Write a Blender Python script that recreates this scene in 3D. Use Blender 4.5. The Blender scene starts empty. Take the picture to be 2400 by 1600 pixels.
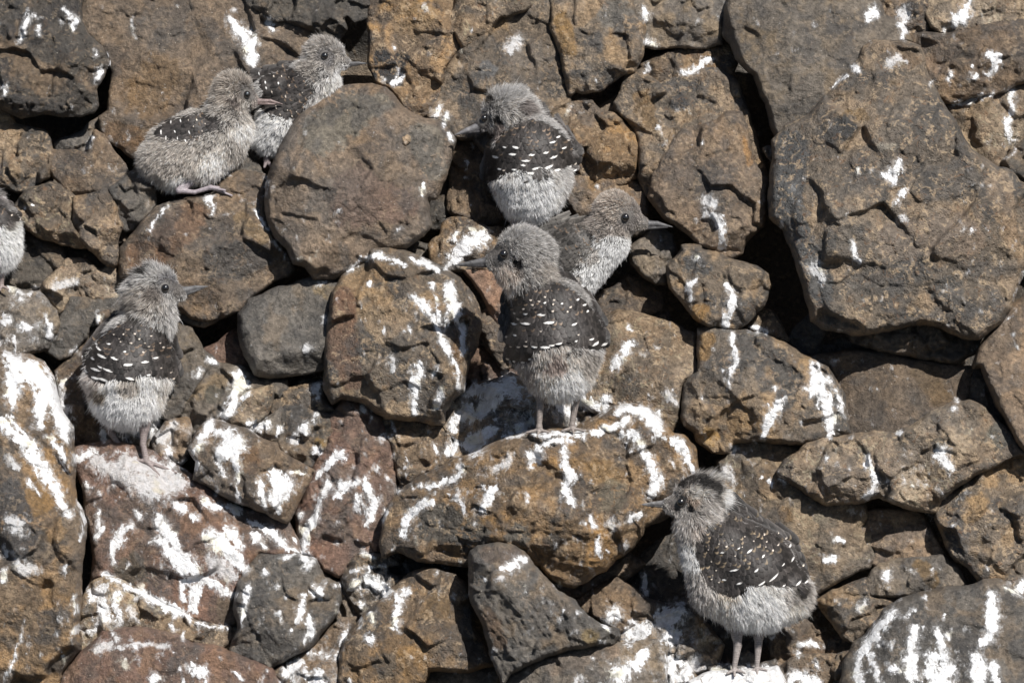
import bpy, math
import numpy as np
from mathutils import Vector

# ------------------------------------------------------------------ camera, sky, sun
SC = bpy.context.scene
COL = SC.collection
S = 0.0006            # metres per unit of the sketch grid (2400 x 1600)
DIST = 9.0            # camera distance
PITCH = math.radians(20)
KS = 0.42             # how fast the slope comes towards the camera going down
STEP = 3.0
FAST = False
cam_d = bpy.data.cameras.new('camera')
cam = bpy.data.objects.new('camera', cam_d)
COL.objects.link(cam)
SC.camera = cam
cam_d.sensor_width = 36.0
cam_d.lens = 36.0 * DIST / (2400 * S)
cam_d.clip_start = 0.5
cam_d.clip_end = 200.0
FWD = np.array([0, math.cos(PITCH), -math.sin(PITCH)])
UP = np.array([0, math.sin(PITCH), math.cos(PITCH)])
RT = np.array([1.0, 0, 0])
ORG = np.array([0, 0, 1.2])
cam.location = Vector(ORG - FWD * DIST)
cam.rotation_euler = (math.pi / 2 - PITCH, 0, 0)
SUNV = np.array([0.37, 0.64, 0.67])
SUNV = SUNV / np.linalg.norm(SUNV)
sun_dir = RT * SUNV[0] + UP * SUNV[1] - FWD * SUNV[2]
sun_el = math.asin(sun_dir[2])
sun_az = math.atan2(sun_dir[0], sun_dir[1])
w = bpy.data.worlds.new('World')
SC.world = w
w.use_nodes = True
nt = w.node_tree
sky = nt.nodes.new('ShaderNodeTexSky')
sky.sky_type = 'NISHITA'
sky.sun_disc = False
sky.sun_elevation = sun_el
sky.sun_rotation = sun_az
bg = nt.nodes['Background']
nt.links.new(sky.outputs[0], bg.inputs[0])
bg.inputs[1].default_value = 0.05
sl = bpy.data.lights.new('sun', 'SUN')
sl.energy = 5.0
sl.angle = math.radians(0.5)
sl.color = (1.0, 0.962, 0.91)
so = bpy.data.objects.new('sun', sl)
COL.objects.link(so)
so.location = (2, -4, 6)
so.rotation_euler = Vector(sun_dir).to_track_quat('Z', 'Y').to_euler()
SC.view_settings.view_transform = 'Standard'
SC.view_settings.look = 'None'
SC.view_settings.exposure = 0.38
SC.view_settings.gamma = 1.0
SC.render.resolution_x = 1024
SC.render.resolution_y = 682

# ------------------------------------------------------------------ helpers
TO = {'A': (0, 0), 'B': (800, 0), 'C': (1600, 0), 'D': (0, 530), 'E': (800, 530), 'F': (1600, 530),
      'G': (0, 1060), 'H': (800, 1060), 'I': (1600, 1060)}
TS = 1 / 2.904


def parse(s):
    """'A 10,20,3 30,40,5 B 3,4,5' -> array of sketch-grid points (third value is a radius)"""
    out = []
    t = 'A'
    for tok in s.split():
        if tok in TO:
            t = tok
            continue
        v = [float(q) for q in tok.split(',')]
        p = [TO[t][0] + v[0] * TS, TO[t][1] + v[1] * TS]
        if len(v) > 2:
            p.append(v[2] * TS)
        out.append(p)
    return np.array(out)


def slope(y):
    return (y - 800.0) * KS


def world(x, y, d):
    """sketch-grid x, y and height d towards the camera (all grid units) -> metres"""
    x = np.asarray(x, float); y = np.asarray(y, float); d = np.asarray(d, float)
    f = 1 - d * S / DIST
    return (ORG[None, :] + ((x - 1200) * S * f)[:, None] * RT + ((800 - y) * S * f)[:, None] * UP
            - (d * S)[:, None] * FWD)


rng0 = np.random.RandomState(7)
PERM = rng0.permutation(512).astype(np.int64)
PERM = np.concatenate([PERM, PERM, PERM])
GR = rng0.normal(size=(512, 3)); GR /= np.linalg.norm(GR, axis=1)[:, None]


def perlin(x, y, z):
    x = np.asarray(x, float); y = np.asarray(y, float); z = np.asarray(z, float) + 0 * x
    xi = np.floor(x).astype(np.int64); yi = np.floor(y).astype(np.int64); zi = np.floor(z).astype(np.int64)
    xf = x - xi; yf = y - yi; zf = z - zi
    u = xf ** 3 * (xf * (xf * 6 - 15) + 10); v = yf ** 3 * (yf * (yf * 6 - 15) + 10); w_ = zf ** 3 * (zf * (zf * 6 - 15) + 10)
    r = 0
    for a in (0, 1):
        pa = PERM[(xi + a) & 511]
        wa = u if a else 1 - u
        for b in (0, 1):
            pb = PERM[pa + ((yi + b) & 511)]
            wb = v if b else 1 - v
            for c in (0, 1):
                g = GR[PERM[pb + ((zi + c) & 511)] & 511]
                wc = w_ if c else 1 - w_
                r = r + wa * wb * wc * (g[..., 0] * (xf - a) + g[..., 1] * (yf - b) + g[..., 2] * (zf - c))
    return r * 1.6


def fbm(x, y, z, wl, oct=4, gain=0.5):
    r = 0; a = 1; f = 1.0 / wl; t = 0
    for o in range(oct):
        r = r + a * perlin(x * f, y * f, z + 17.3 * o)
        t += a
        a *= gain; f *= 2.03
    return r / t * 1.3


def facets(x, y, wl, seed, tilt=0.5, sharp=9.0):
    """chipped faces: soft blend of randomly tilted planes around jittered seeds"""
    xx = x / wl; yy = y / wl
    xi = np.floor(xx).astype(np.int64); yi = np.floor(yy).astype(np.int64)
    num = 0; den = 1e-9
    for a in (-1, 0, 1):
        for b in (-1, 0, 1):
            h = PERM[(PERM[(xi + a + seed * 7) & 511] + ((yi + b + seed * 13) & 511))]
            g = GR[h]
            g2 = GR[(h * 7 + 3) & 511]
            cx = xi + a + 0.5 + g[..., 0] * 0.45; cy = yi + b + 0.5 + g[..., 1] * 0.45
            dx = xx - cx; dy = yy - cy
            ww = np.exp(-sharp * (dx * dx + dy * dy))
            num = num + ww * (g2[..., 0] * dx * tilt + g2[..., 1] * dy * tilt + g2[..., 2] * 0.18)
            den = den + ww
    return num / den * wl


def poly_sdf(px, py, P):
    """signed distance, positive inside"""
    n = len(P)
    best = np.full(px.shape, 1e18); ins = np.zeros(px.shape, bool)
    for i in range(n):
        a = P[i]; b = P[(i + 1) % n]
        ex, ey = b[0] - a[0], b[1] - a[1]
        l = ex * ex + ey * ey
        if l < 1e-9:
            continue
        t = np.clip(((px - a[0]) * ex + (py - a[1]) * ey) / l, 0, 1)
        dx = px - a[0] - t * ex; dy = py - a[1] - t * ey
        best = np.minimum(best, dx * dx + dy * dy)
        if abs(ey) > 1e-12:
            c = ((a[1] > py) != (b[1] > py)) & (px < ex * (py - a[1]) / ey + a[0])
            ins ^= c
    d = np.sqrt(best)
    return np.where(ins, d, -d)


def sstep(a, b, x):
    t = np.clip((x - a) / (b - a), 0, 1)
    return t * t * (3 - 2 * t)


def mesh_obj(name, verts, faces, mat, origin=None, parent=None, attrs=None, smooth=True, nper=None):
    """faces: int array (n,3) / (n,4) or a list of such arrays"""
    fl = faces if isinstance(faces, list) else [faces]
    fl = [f for f in fl if len(f)]
    me = bpy.data.meshes.new(name)
    v = np.asarray(verts, float)
    if origin is None:
        origin = v.mean(axis=0)
    v = v - np.asarray(origin)[None, :]
    me.vertices.add(len(v)); me.vertices.foreach_set('co', v.astype(np.float32).ravel())
    li = np.concatenate([f.ravel() for f in fl]).astype(np.int32)
    ln = np.concatenate([np.full(len(f), f.shape[1]) for f in fl]).astype(np.int32)
    st = np.concatenate([[0], np.cumsum(ln)[:-1]]).astype(np.int32)
    me.loops.add(len(li)); me.loops.foreach_set('vertex_index', li)
    me.polygons.add(len(ln)); me.polygons.foreach_set('loop_start', st); me.polygons.foreach_set('loop_total', ln)
    me.polygons.foreach_set('use_smooth', np.full(len(ln), smooth))
    me.update(calc_edges=True)
    me.validate()
    for k, a in (attrs or {}).items():
        a = np.asarray(a, np.float32)
        if a.ndim == 2:
            c = np.ones((len(v), 4), np.float32); c[:, :3] = a
            at = me.attributes.new(k, 'FLOAT_COLOR', 'POINT'); at.data.foreach_set('color', c.ravel())
        else:
            at = me.attributes.new(k, 'FLOAT', 'POINT'); at.data.foreach_set('value', a)
    me.materials.append(mat)
    o = bpy.data.objects.new(name, me)
    COL.objects.link(o)
    if parent is not None:
        o.parent = parent
        o.location = Vector(np.asarray(origin) - np.array(parent.location))
    else:
        o.location = Vector(origin)
    return o


# ------------------------------------------------------------------ materials
def new_mat(name):
    m = bpy.data.materials.new(name); m.use_nodes = True
    t = m.node_tree
    return m, t, t.nodes['Principled BSDF']


def node(t, kind, **kw):
    n = t.nodes.new(kind)
    for k, v in kw.items():
        if isinstance(k, str) and k.startswith('i_'):
            key = k[2:]
            n.inputs[int(key) if key.isdigit() else key].default_value = v
        else:
            setattr(n, k, v)
    return n


def math_n(t, op, a, b=None, c=None, clamp=False):
    n = t.nodes.new('ShaderNodeMath'); n.operation = op; n.use_clamp = clamp
    for i, v in enumerate((a, b, c)):
        if v is None:
            continue
        if hasattr(v, 'links') or hasattr(v, 'is_output'):
            t.links.new(v, n.inputs[i])
        else:
            n.inputs[i].default_value = v
    return n.outputs[0]


def mix_c(t, fac, a, b, mode='MIX'):
    n = t.nodes.new('ShaderNodeMix'); n.data_type = 'RGBA'; n.blend_type = mode
    for idx, v in ((0, fac), (6, a), (7, b)):
        if hasattr(v, 'is_output'):
            t.links.new(v, n.inputs[idx])
        else:
            n.inputs[idx].default_value = v if not isinstance(v, tuple) else (*v, 1.0)
    return n.outputs[2]


def ramp(t, v, lo, hi, clo=0.0, chi=1.0):
    n = t.nodes.new('ShaderNodeMapRange'); n.interpolation_type = 'SMOOTHSTEP'
    t.links.new(v, n.inputs[0])
    n.inputs[1].default_value = lo; n.inputs[2].default_value = hi
    n.inputs[3].default_value = clo; n.inputs[4].default_value = chi
    return n.outputs[0]


def noise(t, vec, scale, detail=3.0, rough=0.55, dist=0.0):
    n = t.nodes.new('ShaderNodeTexNoise')
    t.links.new(vec, n.inputs['Vector'])
    n.inputs['Scale'].default_value = scale; n.inputs['Detail'].default_value = detail
    n.inputs['Roughness'].default_value = rough; n.inputs['Distortion'].default_value = dist
    return n.outputs[0]


def make_rock_mat():
    m, t, b = new_mat('weathered_basalt')
    geo = t.nodes.new('ShaderNodeNewGeometry')
    pos = geo.outputs['Position']
    base = node(t, 'ShaderNodeAttribute', attribute_name='base').outputs['Color']
    g = node(t, 'ShaderNodeAttribute', attribute_name='guano').outputs['Fac']
    gs = node(t, 'ShaderNodeAttribute', attribute_name='gstr').outputs['Fac']
    rg = node(t, 'ShaderNodeAttribute', attribute_name='rough').outputs['Fac']
    n1 = noise(t, pos, 170, 5, 0.65)
    n2 = noise(t, pos, 600, 4, 0.7)
    n3 = noise(t, pos, 60, 4, 0.6, 0.6)
    # tonal variation
    v1 = ramp(t, n1, 0.3, 0.7, 0.68, 1.34)
    v2 = ramp(t, n2, 0.3, 0.7, 0.78, 1.22)
    v = math_n(t, 'MULTIPLY', v1, v2)
    vc = t.nodes.new('ShaderNodeCombineColor')
    for i in range(3):
        t.links.new(v, vc.inputs[i])
    c = mix_c(t, 1.0, base, vc.outputs[0], 'MULTIPLY')
    # mineral crust: pale tan and rusty blotches with a shape of their own
    crust = math_n(t, 'MULTIPLY', ramp(t, n3, 0.53, 0.61), ramp(t, n1, 0.42, 0.58))
    crust = math_n(t, 'MULTIPLY', crust, rg)
    c = mix_c(t, math_n(t, 'MULTIPLY', crust, 0.75), c, (0.40, 0.30, 0.195))
    n4 = noise(t, pos, 95, 4, 0.65, 0.9)
    rust = math_n(t, 'MULTIPLY', ramp(t, n4, 0.57, 0.68), rg)
    c = mix_c(t, math_n(t, 'MULTIPLY', rust, 0.42), c, (0.20, 0.10, 0.042))
    dark = ramp(t, noise(t, pos, 120, 5, 0.7, 0.4), 0.40, 0.30)
    c = mix_c(t, math_n(t, 'MULTIPLY', dark, 0.5), c, (0.035, 0.03, 0.027))
    # small specks
    vo = node(t, 'ShaderNodeTexVoronoi', feature='F1'); t.links.new(pos, vo.inputs['Vector'])
    vo.inputs['Scale'].default_value = 170
    sp = math_n(t, 'MULTIPLY', ramp(t, vo.outputs['Distance'], 0.16, 0.09), ramp(t, vo.outputs['Color'], 0.62, 0.66))
    sp = math_n(t, 'MULTIPLY', sp, ramp(t, n3, 0.44, 0.52))
    c = mix_c(t, math_n(t, 'MULTIPLY', sp, 0.75), c, (0.42, 0.38, 0.32))
    # guano: ragged edge from the field g, streaky body
    mp = node(t, 'ShaderNodeMapping'); t.links.new(pos, mp.inputs[0]); mp.inputs['Scale'].default_value = (1.0, 1.0, 0.35)
    na = noise(t, mp.outputs[0], 130, 5, 0.68, 0.5)
    nb = noise(t, mp.outputs[0], 420, 4, 0.7, 0.3)
    f = math_n(t, 'ADD', g, math_n(t, 'MULTIPLY', math_n(t, 'SUBTRACT', na, 0.5), 2.2))
    f = math_n(t, 'ADD', f, math_n(t, 'MULTIPLY', math_n(t, 'SUBTRACT', nb, 0.5), 1.5))
    cover = ramp(t, f, -0.02, 0.16)
    thick = ramp(t, math_n(t, 'ADD', f, math_n(t, 'MULTIPLY', math_n(t, 'SUBTRACT', na, 0.5), 1.6)), 0.0, 0.5, 0.28, 1.0)
    alpha = math_n(t, 'MULTIPLY', math_n(t, 'MULTIPLY', cover, thick), gs, clamp=True)
    # thin old wash around the fresh droppings
    wash = math_n(t, 'MULTIPLY', ramp(t, math_n(t, 'ADD', f, math_n(t, 'MULTIPLY', math_n(t, 'SUBTRACT', nb, 0.5), 1.6)), -0.95, 0.1), ramp(t, n3, 0.36, 0.6))
    alpha = math_n(t, 'MAXIMUM', alpha, math_n(t, 'MULTIPLY', wash, 0.34))
    white = mix_c(t, ramp(t, na, 0.35, 0.6), (0.70, 0.69, 0.68), (0.88, 0.885, 0.90))
    white = mix_c(t, ramp(t, noise(t, pos, 28, 2, 0.5), 0.60, 0.70), white, (0.78, 0.75, 0.64))
    c = mix_c(t, alpha, c, white)
    t.links.new(c, b.inputs['Base Color'])
    t.links.new(ramp(t, n1, 0.35, 0.65, 0.48, 0.75), b.inputs['Roughness'])
    b.inputs['Specular IOR Level'].default_value = 0.5
    # bump
    vo2 = node(t, 'ShaderNodeTexVoronoi', feature='F1'); t.links.new(pos, vo2.inputs['Vector'])
    vo2.inputs['Scale'].default_value = 210
    pit = ramp(t, vo2.outputs['Distance'], 0.0, 0.45)
    h = math_n(t, 'ADD', math_n(t, 'MULTIPLY', n1, 1.0), math_n(t, 'MULTIPLY', n2, 0.36))
    h = math_n(t, 'ADD', h, math_n(t, 'MULTIPLY', pit, math_n(t, 'MULTIPLY', rg, 0.28)))
    h = math_n(t, 'ADD', h, math_n(t, 'MULTIPLY', alpha, 0.16))
    bp = t.nodes.new('ShaderNodeBump')
    bp.inputs['Strength'].default_value = 0.9
    bp.inputs['Distance'].default_value = 0.0072
    t.links.new(h, bp.inputs['Height'])
    t.links.new(bp.outputs[0], b.inputs['Normal'])
    return m


M_ROCK = make_rock_mat()


def attr_mat(name, rough, spec, bump=0.0, sheen=0.0):
    m, t, b = new_mat(name)
    at = node(t, 'ShaderNodeAttribute', attribute_name='base').outputs['Color']
    geo = t.nodes.new('ShaderNodeNewGeometry')
    n = noise(t, geo.outputs['Position'], 500, 3, 0.6)
    v = ramp(t, n, 0.3, 0.7, 0.8, 1.2)
    vc = t.nodes.new('ShaderNodeCombineColor')
    for i in range(3):
        t.links.new(v, vc.inputs[i])
    t.links.new(mix_c(t, 1.0, at, vc.outputs[0], 'MULTIPLY'), b.inputs['Base Color'])
    b.inputs['Roughness'].default_value = rough
    b.inputs['Specular IOR Level'].default_value = spec
    if bump:
        bp = t.nodes.new('ShaderNodeBump'); bp.inputs['Strength'].default_value = 0.7
        bp.inputs['Distance'].default_value = bump
        t.links.new(noise(t, geo.outputs['Position'], 900, 3, 0.6), bp.inputs['Height'])
        t.links.new(bp.outputs[0], b.inputs['Normal'])
    return m


M_SKIN = attr_mat('skin_and_horn', 0.5, 0.4, 0.0008)
M_DOWN = attr_mat('down', 0.85, 0.15)
_t = M_DOWN.node_tree
_pr = _t.nodes['Principled BSDF']
_tr = _t.nodes.new('ShaderNodeBsdfTranslucent'); _mx = _t.nodes.new('ShaderNodeMixShader')
_t.links.new(_pr.inputs['Base Color'].links[0].from_socket, _tr.inputs[0])
_mx.inputs[0].default_value = 0.55
_t.links.new(_pr.outputs[0], _mx.inputs[1]); _t.links.new(_tr.outputs[0], _mx.inputs[2])
_t.links.new(_mx.outputs[0], _t.nodes['Material Output'].inputs[0])
M_FEATHER = attr_mat('contour_feather', 0.55, 0.35, 0.0004)
M_EYE, _t, _b = new_mat('wet_black_eye')
_n = node(_t, 'ShaderNodeTexNoise', i_Scale=400.0)
_t.links.new(mix_c(_t, _n.outputs[0], (0.006, 0.006, 0.007), (0.014, 0.012, 0.011)), _b.inputs['Base Color'])
_b.inputs['Roughness'].default_value = 0.16
_b.inputs['Coat Weight'].default_value = 1.0

# ------------------------------------------------------------------ rocks: outlines, one entry per rock
# o outline (tile letter then points), L layer (higher lies in front), c colouring, f faces (direction, tilt, where it starts),
# top (direction, tilt) of the main face, r roughness, p patches of colour, l label
ROCKS = [
 dict(o='A -60,-60 430,-60 560,-60 545,140 600,250 690,330 735,420 700,520 640,600 668,720 640,760 540,790 430,790 300,770 150,800 70,760 -60,700', L=6, c='basalt', T=50, pit=1.6, r=1.25,
  f=[(285, 42, .45), (340, 40, .55), (80, 25, .3)], l='dark pitted boulder filling the top left corner'),
 dict(o='A 590,-60 540,120 590,230 700,310 745,390 760,500 755,680 740,760 680,800 700,880 740,960 800,1000 900,1060 1000,1130 1300,1150 1700,1120 1950,900 2150,600 2200,300 2100,100 2000,-60', L=3, c='brown', T=40, r=.7, crust=.25, auto=False,
  f=[(190, 30, .7), (250, 22, .5)], top=(80, 8), p=[('A 1100,500,140 1000,650,160', (.20, .13, .07)), ('A 900,960,100 760,880,60', (.17, .10, .05))], l='large smooth brown boulder behind the crouching chick at upper left'),
 dict(o='A 1640,-60 1700,60 1790,130 1950,150 2090,200 2200,260 2290,300 2350,200 B 10,130 40,100 90,150 190,120 195,-60', L=4, c='dark', T=30, r=1.6, crack=2.2, f=[(270, 35, .3)],
  l='dark cracked rock at the top edge above the rear left chick'),
 dict(o='A -60,740 60,760 100,850 200,880 300,900 330,960 355,1030 340,1150 330,1200 230,1270 190,1320 120,1310 0,1260 -60,1250', L=4, c='mott', T=34, r=1.3, f=[(300, 35, .5)],
  l='crusty brown rock at the left edge below the dark corner boulder'),
 dict(o='A 370,980 410,950 560,900 600,850 680,805 700,860 720,940 650,1000 600,1050 480,1040 380,1020', L=1, c='slate', T=20, b=1.1, l='small pale grey rock wedged under the dark corner boulder'),
 dict(o='A 350,1030 480,1020 600,1050 650,900 700,930 730,980 780,1050 850,1120 870,1170 830,1230 800,1280 740,1290 640,1330 520,1330 440,1290 370,1200 345,1130', L=4, c='brown', T=26, r=.5, auto=False, top=(60, 5), f=[(230, 25, .4), (80, 20, .4)],
  l='flat smooth brown rock left of the crouching chick'),
 dict(o='A 110,1400 170,1310 230,1280 340,1245 400,1260 470,1310 500,1340 505,1400 485,1500 D 500,0 560,80 600,150 540,150 420,120 300,80 190,10 A 130,1480', L=5, c='tan', T=34, r=1.2, f=[(270, 45, .5), (200, 30, .5)],
  l='tan crusty rock with a grey face right of the chick at the left edge'),
 dict(o='A 500,1340 600,1330 700,1290 750,1300 780,1400 790,1480 830,1530 D 800,60 800,170 780,265 740,260 680,210 610,150 550,90 510,10 A 490,1480', L=5, c='ochre', T=36, r=1.3, f=[(260, 40, .5)],
  l='ochre crusty rock between the tan crusty rock and the orange brown boulder'),
 dict(o='A 740,1290 830,1230 880,1180 930,1160 980,1220 1050,1300 1060,1400 1040,1430 980,1490 900,1560 860,1570 800,1500 780,1400', L=4, c='slate', T=28, r=1.2, l='small grey lumpy rock just below the tail of the crouching chick'),
 dict(o='D 800,-30 960,-60 930,60 880,130 840,180 800,140', L=1, c='brown', T=20, l='narrow brown rock in the gap left of the orange brown boulder'),
 dict(o='A 960,1520 1060,1420 1180,1370 1450,1320 1560,1190 1650,1160 1760,1190 1800,1200 1812,1440 D 1830,0 1900,120 1970,230 2000,290 1960,330 1850,370 1700,490 1620,580 1500,610 1400,640 1300,610 1200,560 1000,440 830,340 810,250 830,150 900,60', L=5, c='brown', T=60, r=.8, auto=False,
  top=(100, 12), f=[(310, 24, .15), (180, 20, .3), (270, 50, .75)],
  p=[('A 1300,1480,110 D 1000,200,140', (.20, .115, .065)), ('D 1500,250,130 1750,200,120', (.115, .10, .088)), ('A 1650,1500,60 D 1800,80,50', (.24, .17, .10))], l='orange brown pyramid boulder under the feet of the crouching chick'),
 dict(o='A 1450,1110 1620,1040 1700,1080 1760,1130 1780,1190 1700,1215 1600,1200 1480,1180', L=4, c='slate', T=18, l='small grey stone under the belly of the rear left chick'),
 dict(o='B 600,-60 500,-60 190,-60 185,100 190,350 195,450 240,550 340,600 400,680 470,770 520,790 590,775 610,730 650,690 690,560 700,480 760,380 820,330 790,250 740,160 760,60 790,-60', L=4, c='ochre', T=42, r=1.1, top=(120, 8),
  f=[(230, 40, .35), (300, 25, .6)], p=[('B 280,380,60 330,480,110 420,400,50', (.04, .038, .037)), ('B 480,130,120 580,90,80', (.27, .19, .115))], l='tall ochre rock with a black stained patch right of the rear left chick'),
 dict(o='B 740,160 770,60 790,-60 1310,-60 1290,40 1250,80 1080,110 1020,170 1010,230 950,260 880,320 820,330 790,250', L=5, c='tan', T=26, r=.8, b=.95, l='pale tan slab at the top edge between two ochre rocks'),
 dict(o='B 820,320 1010,200 1080,110 1250,80 1310,-60 1420,-60 1435,130 1440,250 1480,330 1510,450 1540,600 1552,650 1555,900 1560,1250 1300,1350 1000,1300 990,1050 900,940 760,940 700,850 600,820 590,780 620,700 690,560 700,480 760,380', L=4, c='mott', T=46, r=.9, crust=.55, auto=False,
  top=(70, 6), f=[(200, 24, .35), (350, 30, .72), (110, 25, .6)], p=[('B 1000,470,60', (.17, .165, .16)), ('B 1250,350,130', (.19, .16, .13))], l='tall central slab behind the chick that looks back over its shoulder'),
 dict(o='B 745,1080 760,960 850,940 1000,960 1060,1100 1060,1300 1100,1480 1060,1520 950,1530 860,1500 780,1480 730,1420', L=2, c='brown', T=30, r=1.2, f=[(180, 35, .2)], b=.85, l='brown rock under the beak of the chick that looks back'),
 dict(o='B 1420,-60 1435,120 1430,200 1480,330 1510,450 1545,600 1550,650 1600,620 1640,640 1780,600 1900,510 1990,490 2050,380 2055,150 2000,100 1970,-60', L=5, c='mott', T=52, r=.9, crust=.6, auto=False,
  top=(60, 8), f=[(300, 42, .55), (170, 28, .5), (20, 25, .6)], p=[('B 1500,150,60 1560,330,60', (.24, .15, .065)), ('B 1860,100,110', (.15, .135, .115))], l='big rounded ochre and grey rock at the top edge above centre right'),
 dict(o='B 1970,-60 2000,100 2055,150 2060,310 2140,325 2323,320 C 150,325 265,300 270,200 280,100 320,20 340,-60', L=4, c='grey', T=34, r=.8, auto=False, top=(80, 10), f=[(270, 45, .85), (180, 30, .8)], l='grey rock at the top edge with white droppings on its left side'),
 dict(o='B 2040,440 2150,390 2250,350 2323,335 C 150,325 270,305 340,330 360,420 340,520 100,540 60,530 B 2323,540 2250,560 2170,600 2110,550 2060,490', L=2, c='ochre', T=24, r=.7, l='ochre rock with a white band below the grey top edge rock'),
 dict(o='B 1550,700 1640,685 1700,690 1760,760 1850,780 1930,850 1990,900 2020,1000 2010,1130 2000,1210 1900,1250 1700,1230 1640,1210 1580,1100 1540,900', L=4, c='ochre', T=34, r=1.4, f=[(280, 35, .5), (20, 30, .6)], b=1.1, l='rough yellow crusted rock right of the chick that looks back'),
 dict(o='B 1480,1250 1640,1190 1750,1180 1950,1210 2060,1280 2080,1370 2090,1500 E 2080,60 1850,60 1700,0 B 1600,1480 1540,1400', L=3, c='brown', T=30, r=.8, p=[('B 1700,1250,60', (.22, .14, .07))], l='brown rock directly behind the crown of the white breasted chick'),
 dict(o='B 1730,760 1870,660 1920,620 1960,640 1960,760 1940,850 1850,800', L=0, c='slate', T=14, l='small grey stone deep in the gap above the yellow crusted rock'),
 dict(o='B 1880,750 1865,700 1910,620 1940,520 2040,470 2110,540 2170,590 2250,540 2323,510 C 60,520 120,480 230,470 340,530 380,570 400,650 430,720 460,850 490,900 520,1050 580,1220 500,1300 B 2200,1400 2080,1330 2030,1200 2030,1050 2025,960 2000,880 1950,820', L=4, c='mott', T=46, r=1.1, auto=False,
  top=(110, 6), f=[(10, 45, .72), (190, 35, .6), (250, 25, .4)], p=[('B 2050,680,70 2100,850,60', (.21, .135, .065)), ('B 2300,700,60', (.065, .062, .06))], l='tall dark and rust streaked rock left of the deep black crevice'),
 dict(o='B 2130,1180 2180,1080 2323,890 C 60,870 140,850 240,830 300,760 400,765 430,850 440,950 470,1090 520,1160 580,1230 560,1400 545,1540 F 500,40 430,100 400,180 330,210 270,205 180,160 80,90 -60,-20 B 2200,1480 2100,1340', L=7, c='brown', T=56, r=.9, crust=.4, auto=False,
  top=(100, 10), f=[(275, 48, .62), (20, 55, .78), (200, 35, .6)], p=[('C 420,950,22 450,1100,25', (.27, .16, .075)), ('C 200,1450,90', (.12, .1, .085))], l='reddish brown block with white droppings at its foot left of the black crevice'),
 dict(o='C 340,-60 285,60 270,240 330,300 370,400 440,470 485,515 530,650 570,700 600,830 640,950 760,900 900,830 1020,690 1100,610 1190,500 1260,400 1350,320 1560,280 1500,180 1380,110 1300,-60', L=5, c='grey', T=100, r=.5, auto=False, crust=.15, rag=.8,
  top=(60, 6), f=[(192, 74, .76), (350, 20, .6)], l='big grey slab at the top right with a dark upright side face'),
 dict(o='C 545,1010 570,995 610,1000 618,1040 605,1110 575,1070', L=5, c='slate', T=8, grow=1, n='pebble', b=1.5, l='tiny grey pebble caught in the top of the black crevice'),
 dict(o='C 1280,-60 1330,30 1400,130 1480,190 1560,250 1660,230 1690,120 1680,-60', L=4, c='ochre', T=22, r=1, p=[('C 1560,80,70', (.07, .058, .048))], l='dark brown stained rock at the top edge with one white drip'),
 dict(o='C 1640,-60 1650,100 1690,190 1790,240 1900,220 2000,190 2100,160 2323,150 2460,140 2460,-60', L=4, c='tan', T=30, r=.9, b=.9, l='tan rock in the top right corner with a big white splash'),
 dict(o='C 1540,250 1640,225 1790,235 1950,195 2000,185 2250,135 2460,130 2460,560 2323,550 2200,610 2100,640 1960,660 1870,690 1780,700 1720,640 1690,560 1660,480 1600,340', L=5, c='brown', T=52, r=.9, crust=.5, auto=False,
  top=(75, 12), f=[(288, 44, .12)], strata=(20, 1.0, 60), p=[('C 1750,420,90', (.23, .165, .115))], l='long brown slab at the upper right with a shaded layered front edge'),
 dict(o='C 1770,730 1850,690 2000,660 2150,620 2300,560 2460,540 2460,880 2323,950 2200,1060 2250,1200 2150,1230 2000,1150 1900,1000 1850,850', L=3, c='tan', T=30, r=1, b=.85, l='brown rock with a long yellowish white drip near the right edge'),
 dict(o='C 2180,1110 2230,1040 2323,960 2460,900 2460,1390 2323,1300 2260,1190', L=5, c='dark', T=30, r=1.2, l='dark wedge rock at the right edge beside the huge mottled boulder'),
 dict(o='C 1200,400 1230,320 1300,280 1420,285 1510,290 1600,320 1640,400 1660,490 1700,600 1790,740 1850,830 1920,960 1970,1030 2050,1080 2150,1150 2240,1170 2290,1240 2460,1330 F 2460,150 2323,310 2270,400 2230,550 2170,640 2110,700 2020,760 1920,760 1830,720 1770,690 1640,660 1500,680 1430,690 1300,730 1200,735 1100,720 950,690 880,640 870,560 820,420 770,250 720,100 690,30 650,-20 C 600,1480 580,1350 600,1200 620,1080 610,960 700,870 860,790 980,640 1060,560 1150,450', L=10, c='mott', T=120, r=.78, soft=.02, w=.026, crust=1, sat=.85, auto=False, pw=150, crack=1.2,
  top=(70, 5), f=[(88, 20, .25), (300, 22, .38), (190, 45, .74), (30, 24, .35), (262, 55, .80), (140, 30, .5)],
  p=[('C 750,1000,110 700,1400,120 F 830,150,90 950,450,90', (.105, .103, .10)), ('C 1130,800,60 1220,780,50', (.25, .155, .06)), ('C 1100,870,90', (.055, .053, .05)), ('F 1450,100,130 1900,60,160', (.24, .18, .13)), ('F 1800,450,110', (.12, .108, .095)),
     ('C 1350,1010,40 1450,1000,25', (.30, .26, .20)), ('C 1450,350,90 1560,420,60', (.19, .125, .07)), ('C 2150,1250,90 F 2250,100,60', (.29, .21, .14))], l='huge mottled grey and ochre boulder filling the right side'),
 # ---- middle rows
 dict(o='D -60,60 60,80 180,90 280,95 360,110 440,160 452,290 400,300 330,350 260,440 180,450 60,400 -60,400', L=2, c='dark', T=26, r=1, l='dark shaded rock beside the chick at the left edge'),
 dict(o='D 450,180 600,190 700,240 760,300 700,330 560,320 440,330 440,250', L=0, c='brown', T=16, l='brown stone deep in the gap above the head of the dark capped chick'),
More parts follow.
